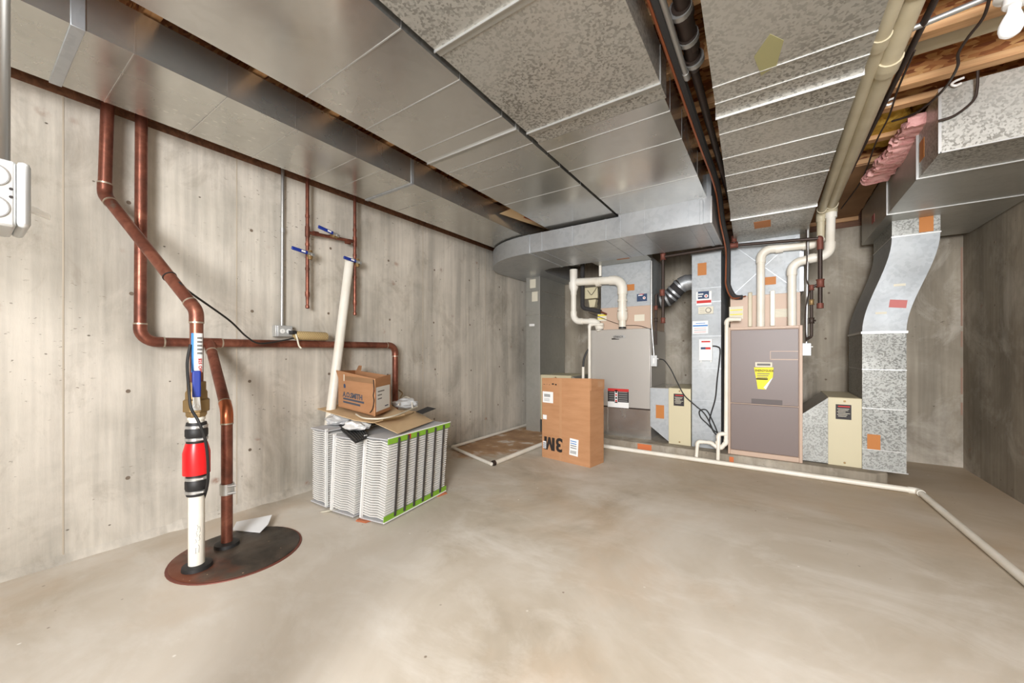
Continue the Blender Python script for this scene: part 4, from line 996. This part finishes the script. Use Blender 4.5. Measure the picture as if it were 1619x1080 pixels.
for k in range(16):
    for j in range(9):
        a = -1.2 + j * .3; yy = 1.487 + k * .0143 + (.007 if j % 2 else 0)
        n_ = Vector((math.cos(a), 0, math.sin(a))); dots.lathe([(0, 0), (.0035, 0), (.003, .0006), (0, .0006)], Vector((-2.985, yy, z_)) + n_ * .034, n_, 6)
o = dots.build('perforations', M['brown_d'], rl); o['kind'] = 'stuff'
cable('hanging_strap', '', '', [(-2.955, 1.465, 1.235), (-2.945, 1.47, 1.2), (-2.95, 1.485, 1.15), (-2.945, 1.5, 1.13)], .006, M['offwhite'], rl)

XV = -3.0; RV = .0135
wv = thing('water_valve_manifold', 'pair of copper water pipes with three blue-handled valves on the wall', 'pipe', (XV, 1.78, 1.43))
def lever(p, hd, up, parent, length=.12):
    """blue handle on a valve: p pivot, hd handle direction, up normal (towards the viewer)"""
    p = Vector(p); hd = Vector(hd).normalized(); up = Vector(up).normalized(); s_ = hd.cross(up)
    vb = MB().lathe([(0, -.034), (.016, -.034), (.018, -.02), (.022, -.016), (.022, .016), (.018, .02), (.016, .034), (0, .034)], p - up * .03, Vector(parent['axis']), 12).build('ball_valve', M['brass'], parent)
    MB().tube([p - up * .025, p + up * .006], .006, 10).build('stem', M['steel'], vb)
    def slab(a0, a1, w0, w1, d0, d1, nm, mt, bev):
        MB().hexa([p + hd * a0 - s_ * w0 + up * d0, p + hd * a1 - s_ * w1 + up * d0, p + hd * a1 + s_ * w1 + up * d0, p + hd * a0 + s_ * w0 + up * d0, p + hd * a0 - s_ * w0 + up * d1, p + hd * a1 - s_ * w1 + up * d1, p + hd * a1 + s_ * w1 + up * d1, p + hd * a0 + s_ * w0 + up * d1]).build(nm, mt, vb, bev)
    slab(-.02, .045, .012, .011, -.002, .003, 'lever_plate', M['steel'], .001)
    slab(.035, length, .013, .013, -.006, .008, 'lever_sleeve', M['blue'], .005)
    slab(.055, .085, .006, .006, .0075, .0088, 'lever_mark', M['white'], 0)
    MB().tube([p, p + up * .009], .007, 6).build('nut', M['steel'], vb)
y1, y2 = 1.575, 1.985
for yy, zt in ((y1, 1.47), (y2, 1.45)):
    MB().tube([(XV, yy, 2.84), (XV, yy, zt + .08)], RV, 16).build('riser', M['copper'], wv)
    MB().lathe([(0, 0), (.017, 0), (.017, .03), (.0125, .045), (.011, .1), (.015, .105), (.015, .125), (.009, .13), (0, .13)], (XV, yy, zt + .1), (0, 0, -1), 16).build('hose_stub', M['copper'], wv)
    MB().tube([(XV, yy, 2.0 if yy == y1 else 2.02), (XV, yy, 2.08 if yy == y1 else 2.1)], .0175, 16).build('tee', M['copper'], wv)
    for z in (1.94, 1.75, 2.16): MB().tube([(XV, yy, z - .01), (XV, yy, z + .01)], .0165, 16).build('coupling', M['copper'], wv)
MB().tube([(XV, y1, 2.035), (XV, y2, 2.06)], RV, 16).build('cross_pipe', M['copper'], wv)
for yy in (1.64, 1.92): MB().tube([(XV, yy - .02, 2.04), (XV, yy + .02, 2.043)], .019, 16).build('coupling', M['copper'], wv)
wv['axis'] = (0, 0, 1); lever((XV + .05, y1 + .01, 1.858), (0, -1, .12), UX, wv, .155); lever((XV + .05, y2 + .012, 1.875), (0, -1, .1), UX, wv, .15)
wv['axis'] = (0, 1, .06); lever((XV + .05, 1.79, 2.06), (0, -1, .17), UX, wv, .16)
del wv['axis']

# near switch box and conduit at the left edge
sb = thing('switch_box', 'stamped steel switch box at the left edge of the view', 'switch box', (-.985, .04, 1.29))
MB().box(-1.04, -.945, .02, .058, 1.288, 1.388).build('body', M['boxsteel'], sb, .004)
MB().box(-1.043, -.942, .058, .072, 1.29, 1.39).build('raised_cover', M['boxsteel'], sb, .006)
for z in (1.315, 1.362):
    MB().lathe([(.0155, 0), (.017, 0), (.017, .0012), (.0155, .0012)], (-.945, .035, z), UX, 22).build('knockout', M['grey_ink'], sb)
for z in (1.333, 1.345): MB().lathe([(0, 0), (.0022, 0), (.0022, .0006), (0, .0006)], (-.945, .053, z), UX, 10).build('screw_hole', M['ink'], sb)
MB().hexa([(-.985, .07, 1.325), (-.975, .07, 1.325), (-.975, .07, 1.337), (-.985, .07, 1.337), (-.984, .094, 1.317), (-.976, .094, 1.317), (-.976, .094, 1.325), (-.984, .094, 1.325)]).build('toggle', M['white'], sb, .001)
MB().box(-.99, -.97, .07, .074, 1.318, 1.346).build('toggle_plate', M['white'], sb, .001)
pipe_run('electrical_conduit', 'pale conduit rising from the steel switch box at the left edge', 'conduit', [(-.985, .043, 1.385), (-.985, .043, 2.54)], .012, M['emt'])

# ================================================================== TALL CARDBOARD BOX
A3, B3, C3 = Vector((-2.01, 3.52, 0)), Vector((-1.434, 3.43, 0)), Vector((-1.395, 3.68, 0))
D3 = A3 + C3 - B3
tb = thing('tall_cardboard_box', 'tall brown cardboard box standing on the floor before the silver furnace', 'box', (A3 + C3) / 2)
xd = (B3 - A3).normalized(); yd = (C3 - B3).normalized(); nf = xd.cross(Vector(UZ)); nr = yd.cross(Vector(UZ))
def wallp(name, p, q, z0, z1, parent, mat, th=.006, z1b=None):
    d = (q - p).normalized(); n_ = Vector((-d.y, d.x, 0)) * th; e = Vector(UZ); z1b = z1 if z1b is None else z1b
    return MB().hexa([p + e * z0, q + e * z0, q + n_ + e * z0, p + n_ + e * z0, p + e * z1, q + e * z1b, q + n_ + e * z1b, p + n_ + e * z1]).build(name, mat, parent)
wallp('front_panel', A3, B3, 0, .83, tb, M['card'], z1b=.85); wallp('right_panel', B3, C3, 0, .79, tb, M['card']); wallp('back_panel', C3, D3, 0, .80, tb, M['card']); wallp('left_panel', D3, A3, 0, .82, tb, M['card'])
wallp('top_flap', B3 + xd * .003 + nr * .0, C3, .735, .85, tb, M['card'], -.008, .83)
MB().prism([tuple((A3 + xd * .01 + yd * .01).xy), tuple((B3 - xd * .01 + yd * .01).xy), tuple((C3 - xd * .01 - yd * .01).xy), tuple((D3 + xd * .01 - yd * .01).xy)], .0, .01).build('bottom', M['card'], tb)
MB().prism([tuple((A3 + xd * .01 + yd * .012).xy), tuple((B3 - xd * .01 + yd * .012).xy), tuple((C3 - xd * .01 - yd * .01).xy), tuple((D3 + xd * .01 - yd * .01).xy)], .772, .778).build('inner_flap', M['card'], tb)
def onbox(name, mat, a, z, w_, h_, parent=tb, off=.0005, tilt=0.0):
    X = Vector((xd.x * math.cos(tilt), xd.y * math.cos(tilt), math.sin(tilt))); Y = Vector((-xd.x * math.sin(tilt), -xd.y * math.sin(tilt), math.cos(tilt)))
    return plate(name, mat, parent, A3 + xd * a + nf * off + Vector((0, 0, z)), X, Y, w_, h_, .0008)
# big upside-down logo
lo = lambda a_, z_, d_: A3 + xd * a_ + nf * d_ + Vector((0, 0, z_))
mm = MB().add([lo(.03 + .135 * x_, .085 + .135 * z_, d_) for d_ in (.0004, .0012) for x_, z_ in ((0, 1), (0, 0), (.32, 0), (.5, .5), (.68, 0), (1, 0), (1, 1), (.74, 1), (.74, .38), (.6, 1), (.4, 1), (.26, .38), (.26, 1))],
    [tuple(range(13)), tuple(reversed(range(13, 26)))] + [(i, (i + 1) % 13, 13 + (i + 1) % 13, 13 + i) for i in range(13)])
mm.v = [tuple(Vector(p_)) for p_ in mm.v]; zz = [p_[2] for p_ in mm.v]; mm.build('printed_logo', M['ink'], tb, smooth=False)
text('3', .19, M['ink'], tb, A3 + xd * .268 + nf * .001 + Vector((0, 0, .222)), -xd, (0, 0, -1), 'printed_logo', bold=.006, sx=1.0)
l = onbox('shipping_label', M['white'], .01, .575, .135, .115)
for k in range(13): onbox('barcode_bar', M['ink'], .03 + .0062 * k, .635, .0035 if k % 3 else .002, .03, l, .0014)
for k in range(3): onbox('print_line', M['grey_ink'], .03, .615 - .011 * k, .07, .003, l, .0014)
onbox('small_label', M['white'], .012, .4, .05, .045)
onbox('barcode_sticker', M['white'], .015, .095, .04, .075)
for k in range(6): onbox('barcode_bar', M['navy'], .018, .102 + .01 * k, .032, .005, tb, .0014)
l = onbox('packing_label', M['white'], .345, .085, .1, .165, tilt=-.05)
for k in range(4): onbox('print_line', M['blueink'] if k < 2 else M['grey_ink'], .36, .22 - .022 * k, .07, .008, l, .0014, -.05)
for k in range(9): onbox('barcode_bar', M['grey_ink'], .357 + .008 * k, .1, .004, .03, l, .0014, -.05)
M['tape'] = new_mat('clear_tape', rgb(192, 146, 108), .25)
onbox('packing_tape', M['tape'], .225, .0, .03, .83)
l = plate('flap_tape', M['tape'], tb, B3 + yd * .05 + nr * .0085 + Vector((0, 0, .76)), yd, UZ, .17, .06, .001)
for k, (a, w_) in enumerate(((.02, .02), (.06, .01), (.09, .015), (.13, .025), (.17, .02))): onbox('ink_scribble', M['ink'], a, .762 + .004 * (k % 2), w_, .004 + .01 * (k > 2))

# ================================================================== FILTER STACK
def filter_block(name, label, p0, ex, ey, h_, shear, green=False, n_=31, post=1):
    """p0 front corner nearest the viewer's right; ex towards the left face, ey along the length"""
    p0 = Vector((p0[0], p0[1], .0)); ex = Vector((*ex, 0)); ey = Vector((*ey, 0)); sh = Vector((shear[0], shear[1], 0))
    t = thing(name, label, 'air filter', p0 + ex / 2 + ey / 2, 'pleated filters in the pile')
    def pt(a, b, z): return p0 + ex * a + ey * b + sh * (z / h_) + Vector((0, 0, z))
    def slab(nm, mat, a0, a1, b0, b1, z0, z1, parent=t, bev=0):
        return MB().hexa([pt(a0, b0, z0), pt(a1, b0, z0), pt(a1, b1, z0), pt(a0, b1, z0), pt(a0, b0, z1), pt(a1, b0, z1), pt(a1, b1, z1), pt(a0, b1, z1)]).build(nm, mat, parent, bev)
    slab('bottom_board', M['greycard'], -.02, 1.02, -.02, 1.02, .012, .02)
    slab('top_board', M['greycard'], -.02, 1.02, -.02, 1.02, h_ - .008, h_)
    m = MB(); g = (h_ - .045) / n_
    for k in range(n_):
        z = .026 + g * (k + .5); j = random.uniform(-.012, .012); th = g * .19; s_ = g * .35
        for a0, a1, zs0, zs1 in ((0 + j, .33, -s_, s_), (.33, .66, s_, -s_ * .3), (.66, 1 + j, -s_ * .3, s_)):
            m.hexa([pt(a0, .0, z + zs0 - th), pt(a1, .0, z + zs1 - th), pt(a1, 1, z + zs1 - th), pt(a0, 1, z + zs0 - th), pt(a0, .0, z + zs0 + th), pt(a1, .0, z + zs1 + th), pt(a1, 1, z + zs1 + th), pt(a0, 1, z + zs0 + th)])
    o = m.build('pleats', M['pleat'], t, smooth=False); o['kind'] = 'stuff'
    slab('gap_shade_block', M['black'], .25, .75, .1, .9, .022, h_ - .01)  # black block added inside so the gaps between pleats look shaded
    for a in ((1.0,) if post == 1 else (0.0,)):
        slab('corner_strip', M['white'], a - .02, a + .04, -.03, .0, .02, h_ + .01)
        slab('corner_strip', M['white'], a - .02, a + .04, 1.0, 1.03, .02, h_ + .01)
    if green:
        for z0, z1 in ((.02, .055), (h_ - .035, h_ + .002)): slab('green_band', M['green'], -.045, -.02, -.02, 1.02, z0, z1)
        slab('white_edge', M['white'], -.055, -.018, -.02, 1.03, h_ + .002, h_ + .008); slab('white_edge', M['white'], -.055, -.018, -.02, 1.02, .012, .02)
        for b in (.13, .27, .42, .57, .73, .89): slab('strap', M['strap'], -.075, -.047, b - .013, b + .013, .03, h_ - .005)
        slab('red_mark', M['redink'], -.05, -.0455, .26, .31, h_ - .034, h_ - .001)
    return t
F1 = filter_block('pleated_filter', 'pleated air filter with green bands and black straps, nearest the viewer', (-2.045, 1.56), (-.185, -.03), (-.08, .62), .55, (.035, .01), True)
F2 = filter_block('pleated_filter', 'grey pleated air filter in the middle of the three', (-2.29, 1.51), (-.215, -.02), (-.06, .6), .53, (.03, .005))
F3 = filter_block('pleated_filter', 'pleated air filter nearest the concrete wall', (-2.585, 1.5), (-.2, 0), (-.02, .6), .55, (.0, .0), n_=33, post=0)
M['terra'] = new_mat('terracotta_scrap', rgb(178, 106, 72), .85)
for i, (u0, v0, lab) in enumerate(((577, 822, 'terracotta scrap under the near left corner of the strapped filter'), (690, 782, 'terracotta scrap under the far end of the strapped filter'))):
    p = at(u0, v0, z=0); o = MB().hexa([p + Vector(q) for q in ((-.03, -.05, 0), (.05, -.03, 0), (.06, .06, 0), (-.05, .1, 0), (-.028, -.045, .011), (.045, -.03, .011), (.055, .055, .011), (-.045, .09, .011))]).build('terracotta_scrap', M['terra'], None, .002)
    tag(o, lab, 'scrap')
p = at(516, 806, z=0); n_ = 8; vs = []; fs = []
for k in range(n_ + 1):
    a = k / n_; vs += [p + Vector((a * .12, -.02 + .05 * a * a - .03, .004 + .05 * a * a * .6)), p + Vector((a * .12 + .03, .07, .004 + .05 * a * a))]
fs = [(2 * k, 2 * k + 2, 2 * k + 3, 2 * k + 1) for k in range(n_)]
o = MB().add(vs, fs).build('paper_scrap', M['offwhite']); sm = o.modifiers.new('solid', 'SOLIDIFY'); sm.thickness = .0015; tag(o, 'curled cream paper scrap before the middle filter', 'paper')

# --- things piled on the filters
def sheet(name, label, cat, px_, mat, th=.005):
    q = [at(u, v, z=z) for u, v, z in px_]; n = len(q)
    m = MB().prism([(p.x, p.y) for p in q], 0, th)
    m.v = [(x, y_, zz - th + q[i % n].z) for i, (x, y_, zz) in enumerate(m.v)]
    o = m.build(name, mat); tag(o, label, cat); return o
sheet('cardboard_sheet', 'flat tan cardboard sheet under the small carton', 'cardboard', [(501, 646, .64), (561, 664, .645), (590, 668, .635), (640, 655, .655), (618, 640, .665), (575, 628, .67), (535, 633, .66)], M['card_l'])
sheet('cardboard_sheet', 'flat tan cardboard sheet over the strapped filter', 'cardboard', [(591, 668, .625), (629, 685, .572), (684, 665, .572), (657, 650, .63), (622, 648, .65)], M['card_l'], .004)
def crumple(name, label, cat, c, r, mat, amp, seed, sub=3, parent=None):
    rnd = random.Random(seed); bm = bmesh.new(); bmesh.ops.create_icosphere(bm, subdivisions=sub, radius=1)
    ph = [Vector((rnd.uniform(-3, 3), rnd.uniform(-3, 3), rnd.uniform(-3, 3))) for _ in range(7)]
    for v in bm.verts:
        s_ = sum(abs(math.sin(v.co.dot(p_) * 1.7 + i)) for i, p_ in enumerate(ph)) / 7 - .6
        k = 1 + amp * s_ + rnd.uniform(-.04, .04)
        v.co = Vector((c[0] + v.co.x * r[0] * k, c[1] + v.co.y * r[1] * k, max(c[2] + v.co.z * r[2] * k, c[2] - r[2] * .8)))
    me = bpy.data.meshes.new(name); bm.to_mesh(me); bm.free(); me.materials.append(mat)
    o = bpy.data.objects.new(name, me); COL.objects.link(o)
    if parent: o.parent = parent; o.matrix_parent_inverse = pinv(parent)
    elif label: tag(o, label, cat)
    return o
c = at(641, 640, z=.67)
bg = thing('plastic_bag', 'crumpled clear plastic bag of fittings beside the small carton', 'bag', (c.x, c.y, .64))
crumple('bag_film', '', '', (c.x, c.y, .68), (.085, .09, .042), M['bag'], .9, 3, parent=bg)
cable('copper_fitting', '', '', [at(632, 630, z=.71), at(636, 622, z=.73), at(631, 617, z=.74)], .006, M['brass'], bg)
cable('white_hose', '', '', [at(630, 640, z=.69), at(640, 628, z=.72), at(650, 632, z=.71), at(652, 645, z=.66)], .006, M['pvc'], bg)
c = at(526, 662, z=.6)
crumple('plastic_wrap', 'crumpled grey plastic wrap on the filter nearest the wall', 'plastic', (c.x + .01, c.y + .06, .59), (.1, .11, .042), new_mat('grey_film', rgb(206, 206, 206), .35), .8, 5)
c = at(553, 672, z=.6)
crumple('crumpled_paper', 'crumpled white paper below the tan cardboard sheet', 'paper', (c.x, c.y + .06, .59), (.08, .09, .035), M['white'], .8, 9)
gr = thing('black_grille', 'black slatted plastic grille lying on the middle filter', 'grille', at(553, 680, z=.55))
q = [at(u, v, z=.548) for u, v in ((533, 673), (562, 699), (583, 690), (566, 664))]
MB().hexa([p - Vector((0, 0, .01)) for p in q] + q).build('tray', M['foam'], gr)
for k in range(7):
    f_ = (k + .5) / 7; a = q[0].lerp(q[3], f_); b = q[1].lerp(q[2], f_); MB().tube([a + Vector((0, 0, .005)), b + Vector((0, 0, .005))], .006, 8).build('slat', M['black'], gr)
o = MB().hexa([at(u, v, z=z) for z in (.61, .64) for u, v in ((657, 651), (668, 655), (690, 646), (676, 643))]).build('black_bracket', M['foam'], None, .003); tag(o, 'small black metal bracket behind the cardboard sheet', 'bracket')
cable('tan_tubing', 'thin tan tubing curving around the foot of the small carton', 'tube', [at(u, v, z=.662) for u, v in ((563, 655), (575, 661), (600, 662), (625, 657), (650, 647), (660, 643))], .0055, M['offwhite'])
cable('tan_tubing', 'short tan tubing lying on the near cardboard sheet', 'tube', [at(u, v, z=.645) for u, v in ((606, 664), (630, 660), (648, 655), (654, 652))], .005, M['brass'])

# --- small open carton
zb = .672
P0, P1, P2 = at(535, 643, z=zb), at(592.5, 658.5, z=zb), at(617.5, 648, z=zb)
P3 = P0 + P2 - P1
ct = thing('open_carton', 'small open brown carton on top of the filter pile', 'box', (P0 + P2) / 2)
fwd = lambda p: -sA * p.x + cA * p.y
top = lambda p, v: H + (CY - v) * fwd(p) / F
z0_, z1_, z2_ = top(P0, 586), top(P1, 599), top(P2, 592)
flat = lambda p: Vector((p.x, p.y, 0))
def cw(nm, p, q, za, zb_): return wallp(nm, flat(p), flat(q), zb, za, ct, M['card'], .004, zb_)
cw('front_panel', P0, P1, z0_, z1_); cw('right_panel', P1, P2, z1_, z2_); cw('back_panel', P2, P3, z2_ - .01, z0_ - .01); cw('left_panel', P3, P0, z0_ - .01, z0_)
MB().prism([(p.x, p.y) for p in (P0, P1, P2, P3)], zb, zb + .004).build('bottom', M['card'], ct)
x1 = (P1 - P0).normalized(); n1 = x1.cross(Vector(UZ)); W1 = (P1 - P0).length; x2 = (P2 - P1).normalized(); n2 = x2.cross(Vector(UZ)); W2 = (P2 - P1).length
hh = z1_ - zb
MB().hexa([flat(P0) + Vector((0, 0, z0_ - .06)), flat(P0) + x1 * -.05 + n1 * .0 + Vector((0, 0, z0_ - .005)), flat(P0) + x1 * -.048 + Vector((0, .004, z0_ - .005)), flat(P0) + Vector((0, .004, z0_ - .06)), flat(P0) + Vector((0, 0, z0_)), flat(P0) + x1 * -.05 + Vector((0, 0, z0_ + .001)), flat(P0) + x1 * -.048 + Vector((0, .004, z0_ + .001)), flat(P0) + Vector((0, .004, z0_))]).build('side_flap', M['card'], ct)
e = (P3 - P0).normalized()
MB().hexa([flat(P3) + x1 * .02 + Vector((0, 0, z0_ - .012)), flat(P3) + x1 * .12 + Vector((0, 0, z0_ - .012)), flat(P3) + x1 * .1 + e * .03 + Vector((0, 0, z0_ + .03)), flat(P3) + x1 * .04 + e * .03 + Vector((0, 0, z0_ + .03))] + [flat(P3) + x1 * .02 + e * .004 + Vector((0, 0, z0_ - .01)), flat(P3) + x1 * .12 + e * .004 + Vector((0, 0, z0_ - .01)), flat(P3) + x1 * .1 + e * .034 + Vector((0, 0, z0_ + .03)), flat(P3) + x1 * .04 + e * .034 + Vector((0, 0, z0_ + .03))]).build('back_flap', M['card'], ct)
fp_ = lambda a, b: flat(P0) + x1 * (W1 * a) + n1 * .001 + Vector((0, 0, zb + hh * b))
M['navy2'] = new_mat('blue_grey_print', rgb(78, 84, 98), .8)
text('A.O.SMITH', .052, M['navy2'], ct, fp_(.15, .36), x1, UZ, 'printed_name', bold=.0016, sx=W1 * .6 / .27)
for k in range(2): plate('print_line', M['navy2'], ct, fp_(.16, .27 - .1 * k), x1, UZ, W1 * (.58 - .1 * k), hh * .055, .0006)
cc = fp_(.2, .68); mm = MB().prism([(-.018, -.012), (.012, -.016), (.02, -.004), (.014, .012), (-.006, .018), (-.02, .01)], 0, .0006)
mm.v = [tuple(cc + x1 * x + Vector((0, 0, y_)) + n1 * z) for x, y_, z in mm.v]; mm.build('printed_emblem', M['navy'], ct)
plate('tape_tab', M['offwhite'], ct, fp_(.17, .83), x1, UZ, .016, hh * .2, .001)
plate('fold_strip', M['kraft'], ct, fp_(.22, .86), x1, UZ, W1 * .74, hh * .13, .0008)
rp = lambda a, b: flat(P1) + x2 * (W2 * a) + n2 * .001 + Vector((0, 0, zb + hh * b))
l = plate('shipping_label', M['white'], ct, rp(.08, .1), x2, UZ, W2 * .85, hh * .66, .0008)
for k in range(3): plate('print_line', M['grey_ink'], l, rp(.16, .62 - .1 * k) + n2 * .0008, x2, UZ, W2 * (.25 if k else .4), hh * .03, .0005)
plate('print_line', M['navy'], l, rp(.6, .17) + n2 * .0008, x2, UZ, W2 * .22, hh * .03, .0005)
ed = flat(P1) + n1 * .012 + n2 * .006
cable('lead_wire', '', '', [ed + Vector((-.005, 0, zb + hh * .98)), ed + Vector((.0, 0, zb + hh * .7)), ed + x1 * -.01 + Vector((0, 0, zb + hh * .55)), ed + x1 * .0 + Vector((0, 0, zb + hh * .42)), ed + x1 * -.02 + Vector((0, 0, zb + hh * .2)), ed + x1 * -.06 + Vector((0, 0, zb + .02))], .003, M['ink'], ct)
cable('lead_wire', '', '', [ed + Vector((.0, 0, zb + hh * .72)), ed + x2 * .02 + Vector((0, 0, zb + hh * .6)), ed + x2 * .035 + Vector((0, 0, zb + hh * .4)), ed + x2 * .03 + Vector((0, 0, zb + hh * .15))], .003, M['redink'], ct)
# --- leaning white pipe
a = at(553, 409, x=-3.0); b = at(521, 668, x=-2.9)
d_ = (b - a).normalized(); foot = a + d_ * ((.0 - a.z) / d_.z)
lp = thing('leaning_pipe', 'tall white plastic pipe leaning against the wall behind the filters', 'pipe', foot)
m = MB().tube([foot, a], .036, 22, cap=False); m.tube([a, foot], .032, 22, cap=False); m.build('pipe', M['pvc'], lp)
MB().lathe([(.031, -.001), (.0368, -.001), (.0368, .03), (.031, .03)], a, d_, 22).build('rim', M['pvc'], lp)

# ================================================================== UPPER RIGHT: JOIST BAY SERVICES
pipe_run('drain_pipe', 'thick beige drain pipe crossing between the joists at upper right', 'pipe', [(.47, 2.76, 2.665), (XR - .02, 2.76, 2.665)], .052, M['pvc_old'])
pipe_run('electrical_conduit', 'metal conduit along the joist leading to the bulb holder', 'conduit', [(.42, 2.36, 2.5), (.83, 2.36, 2.545), (1.4, 2.36, 2.545)], .012, M['emt'], .05, fits=False)
pipe_run('black_pipe', 'dark conduit running front to back below the joists at upper right', 'pipe', [(.555, -1.0, 2.52), (.54, 2.2, 2.515), (.5, 3.95, 2.5)], .013, M['iron'], fits=False)
bl = thing('bulb_fixture', 'white porcelain bulb holder with frosted bulb in the top right corner', 'lamp', (.79, 2.33, 2.5))
bp = at(1602, 14, y=2.33); bx, by = bp.x, 2.33
ax = Vector((-.12, .0, -1)).normalized()
o0 = Vector((bx + .01, by, 2.5))
MB().lathe([(0, -.02), (.055, -.02), (.056, .0), (0, .0)], o0, ax, 8).build('ceiling_box', M['boxsteel'], bl)
MB().lathe([(0, 0), (.06, 0), (.06, .012), (.045, .02), (.034, .024), (.034, .05), (.03, .054), (0, .054)], o0, ax, 24).build('holder', M['porcelain'], bl)
MB().lathe([(0, .05), (.017, .05), (.018, .075), (.026, .095), (.033, .12), (.033, .14), (.027, .158), (.015, .168), (0, .171)], o0, ax, 24).build('bulb', M['glassbulb'], bl)
cable('ceiling_cable', 'dark cable hanging in a loop below the joists by the bulb', 'cable', [at(1568, -20, z=2.52), at(1556, 25, z=2.5), at(1530, 60, z=2.48), at(1515, 85, z=2.46), at(1514, 105, z=2.45), at(1497, 135, z=2.47), at(1475, 158, z=2.5), at(1445, 180, z=2.52), at(1410, 192, z=2.54)], .006, M['iron'])
cable('ceiling_cable', 'dark cable draped over the spangled duct front at upper right', 'cable', [at(1546, 108, y=3.0), at(1545, 140, y=3.02), at(1538, 160, y=3.03), at(1510, 182, y=3.03), at(1484, 191, y=3.03)], .006, M['iron'])
cable('ceiling_cable', 'dark cable beside the dark conduit at upper right', 'cable', [at(1446, 80, z=2.53), at(1420, 140, z=2.53), at(1405, 185, z=2.52), at(1385, 225, z=2.52), at(1362, 285, z=2.5), at(1330, 330, z=2.47)], .005, M['iron'])
for (u, v, lab) in ((1511, 128, 'white cable hook right of the looping dark cable'), (1404, 159, 'white cable hook on the dark conduit')):
    p = at(u, v, z=2.552)
    o = MB().tube(catmull([p + Vector((.03, 0, .006)), p + Vector((.0, 0, 0)), p + Vector((-.015, 0, -.012)), p + Vector((0, 0, -.026)), p + Vector((.02, 0, -.02))], 5), .006, 8).build('cable_hook', M['porcelain']); tag(o, lab, 'hook')
# pink batt hanging beside the corner duct
rnd = random.Random(4)
vs = []; fs = []; n_ = 44; k_ = 16
pk0 = at(1478, 182, z=2.5); pk1 = at(1392, 282, z=2.44)
for i in range(n_ + 1):
    f_ = i / n_; c = pk0.lerp(pk1, f_); c.z += .008 * math.sin(f_ * 9); c.x -= .03; w_ = .078 + .007 * math.sin(f_ * 23) + rnd.uniform(-.006, .006)
    for j in range(k_):
        a = 2 * math.pi * j / k_; q = 1 + rnd.uniform(-.16, .16); sc_ = abs(math.cos(a)) ** .5 * math.copysign(1, math.cos(a)); ss_ = abs(math.sin(a)) ** .5 * math.copysign(1, math.sin(a))
        vs.append((c.x + w_ * sc_ * q, c.y + rnd.uniform(-.008, .008), c.z + .035 * ss_ * q))
fs = [(i * k_ + j, i * k_ + (j + 1) % k_, (i + 1) * k_ + (j + 1) % k_, (i + 1) * k_ + j) for i in range(n_) for j in range(k_)] + [tuple(range(k_)), tuple(range(n_ * k_, (n_ + 1) * k_))]
tag(MB().add(vs, fs).build('insulation_batt', M['pink']), 'pink fibreglass batt hanging beside the corner duct', 'insulation')
c = (.62, 3.62, 2.66)
crumple('insulation_batt', 'torn yellow fibreglass stuffed behind the last visible joist', 'insulation', c, (.2, .28, .09), M['yellowfib'], .8, 12, 4)
o = MB().box(.33, .745, 3.98, YB - .01, 2.545, 2.556).build('bay_cover', M['kraft']); tag(o, 'brown board closing the joist bay behind the pink batt', 'board')
o = MB().box(.3, .75, YB - .03, YB - .006, 2.5, 2.54).build('ledger', M['lumber']); tag(o, 'thin pale wood ledger under the brown bay board', 'ledger')
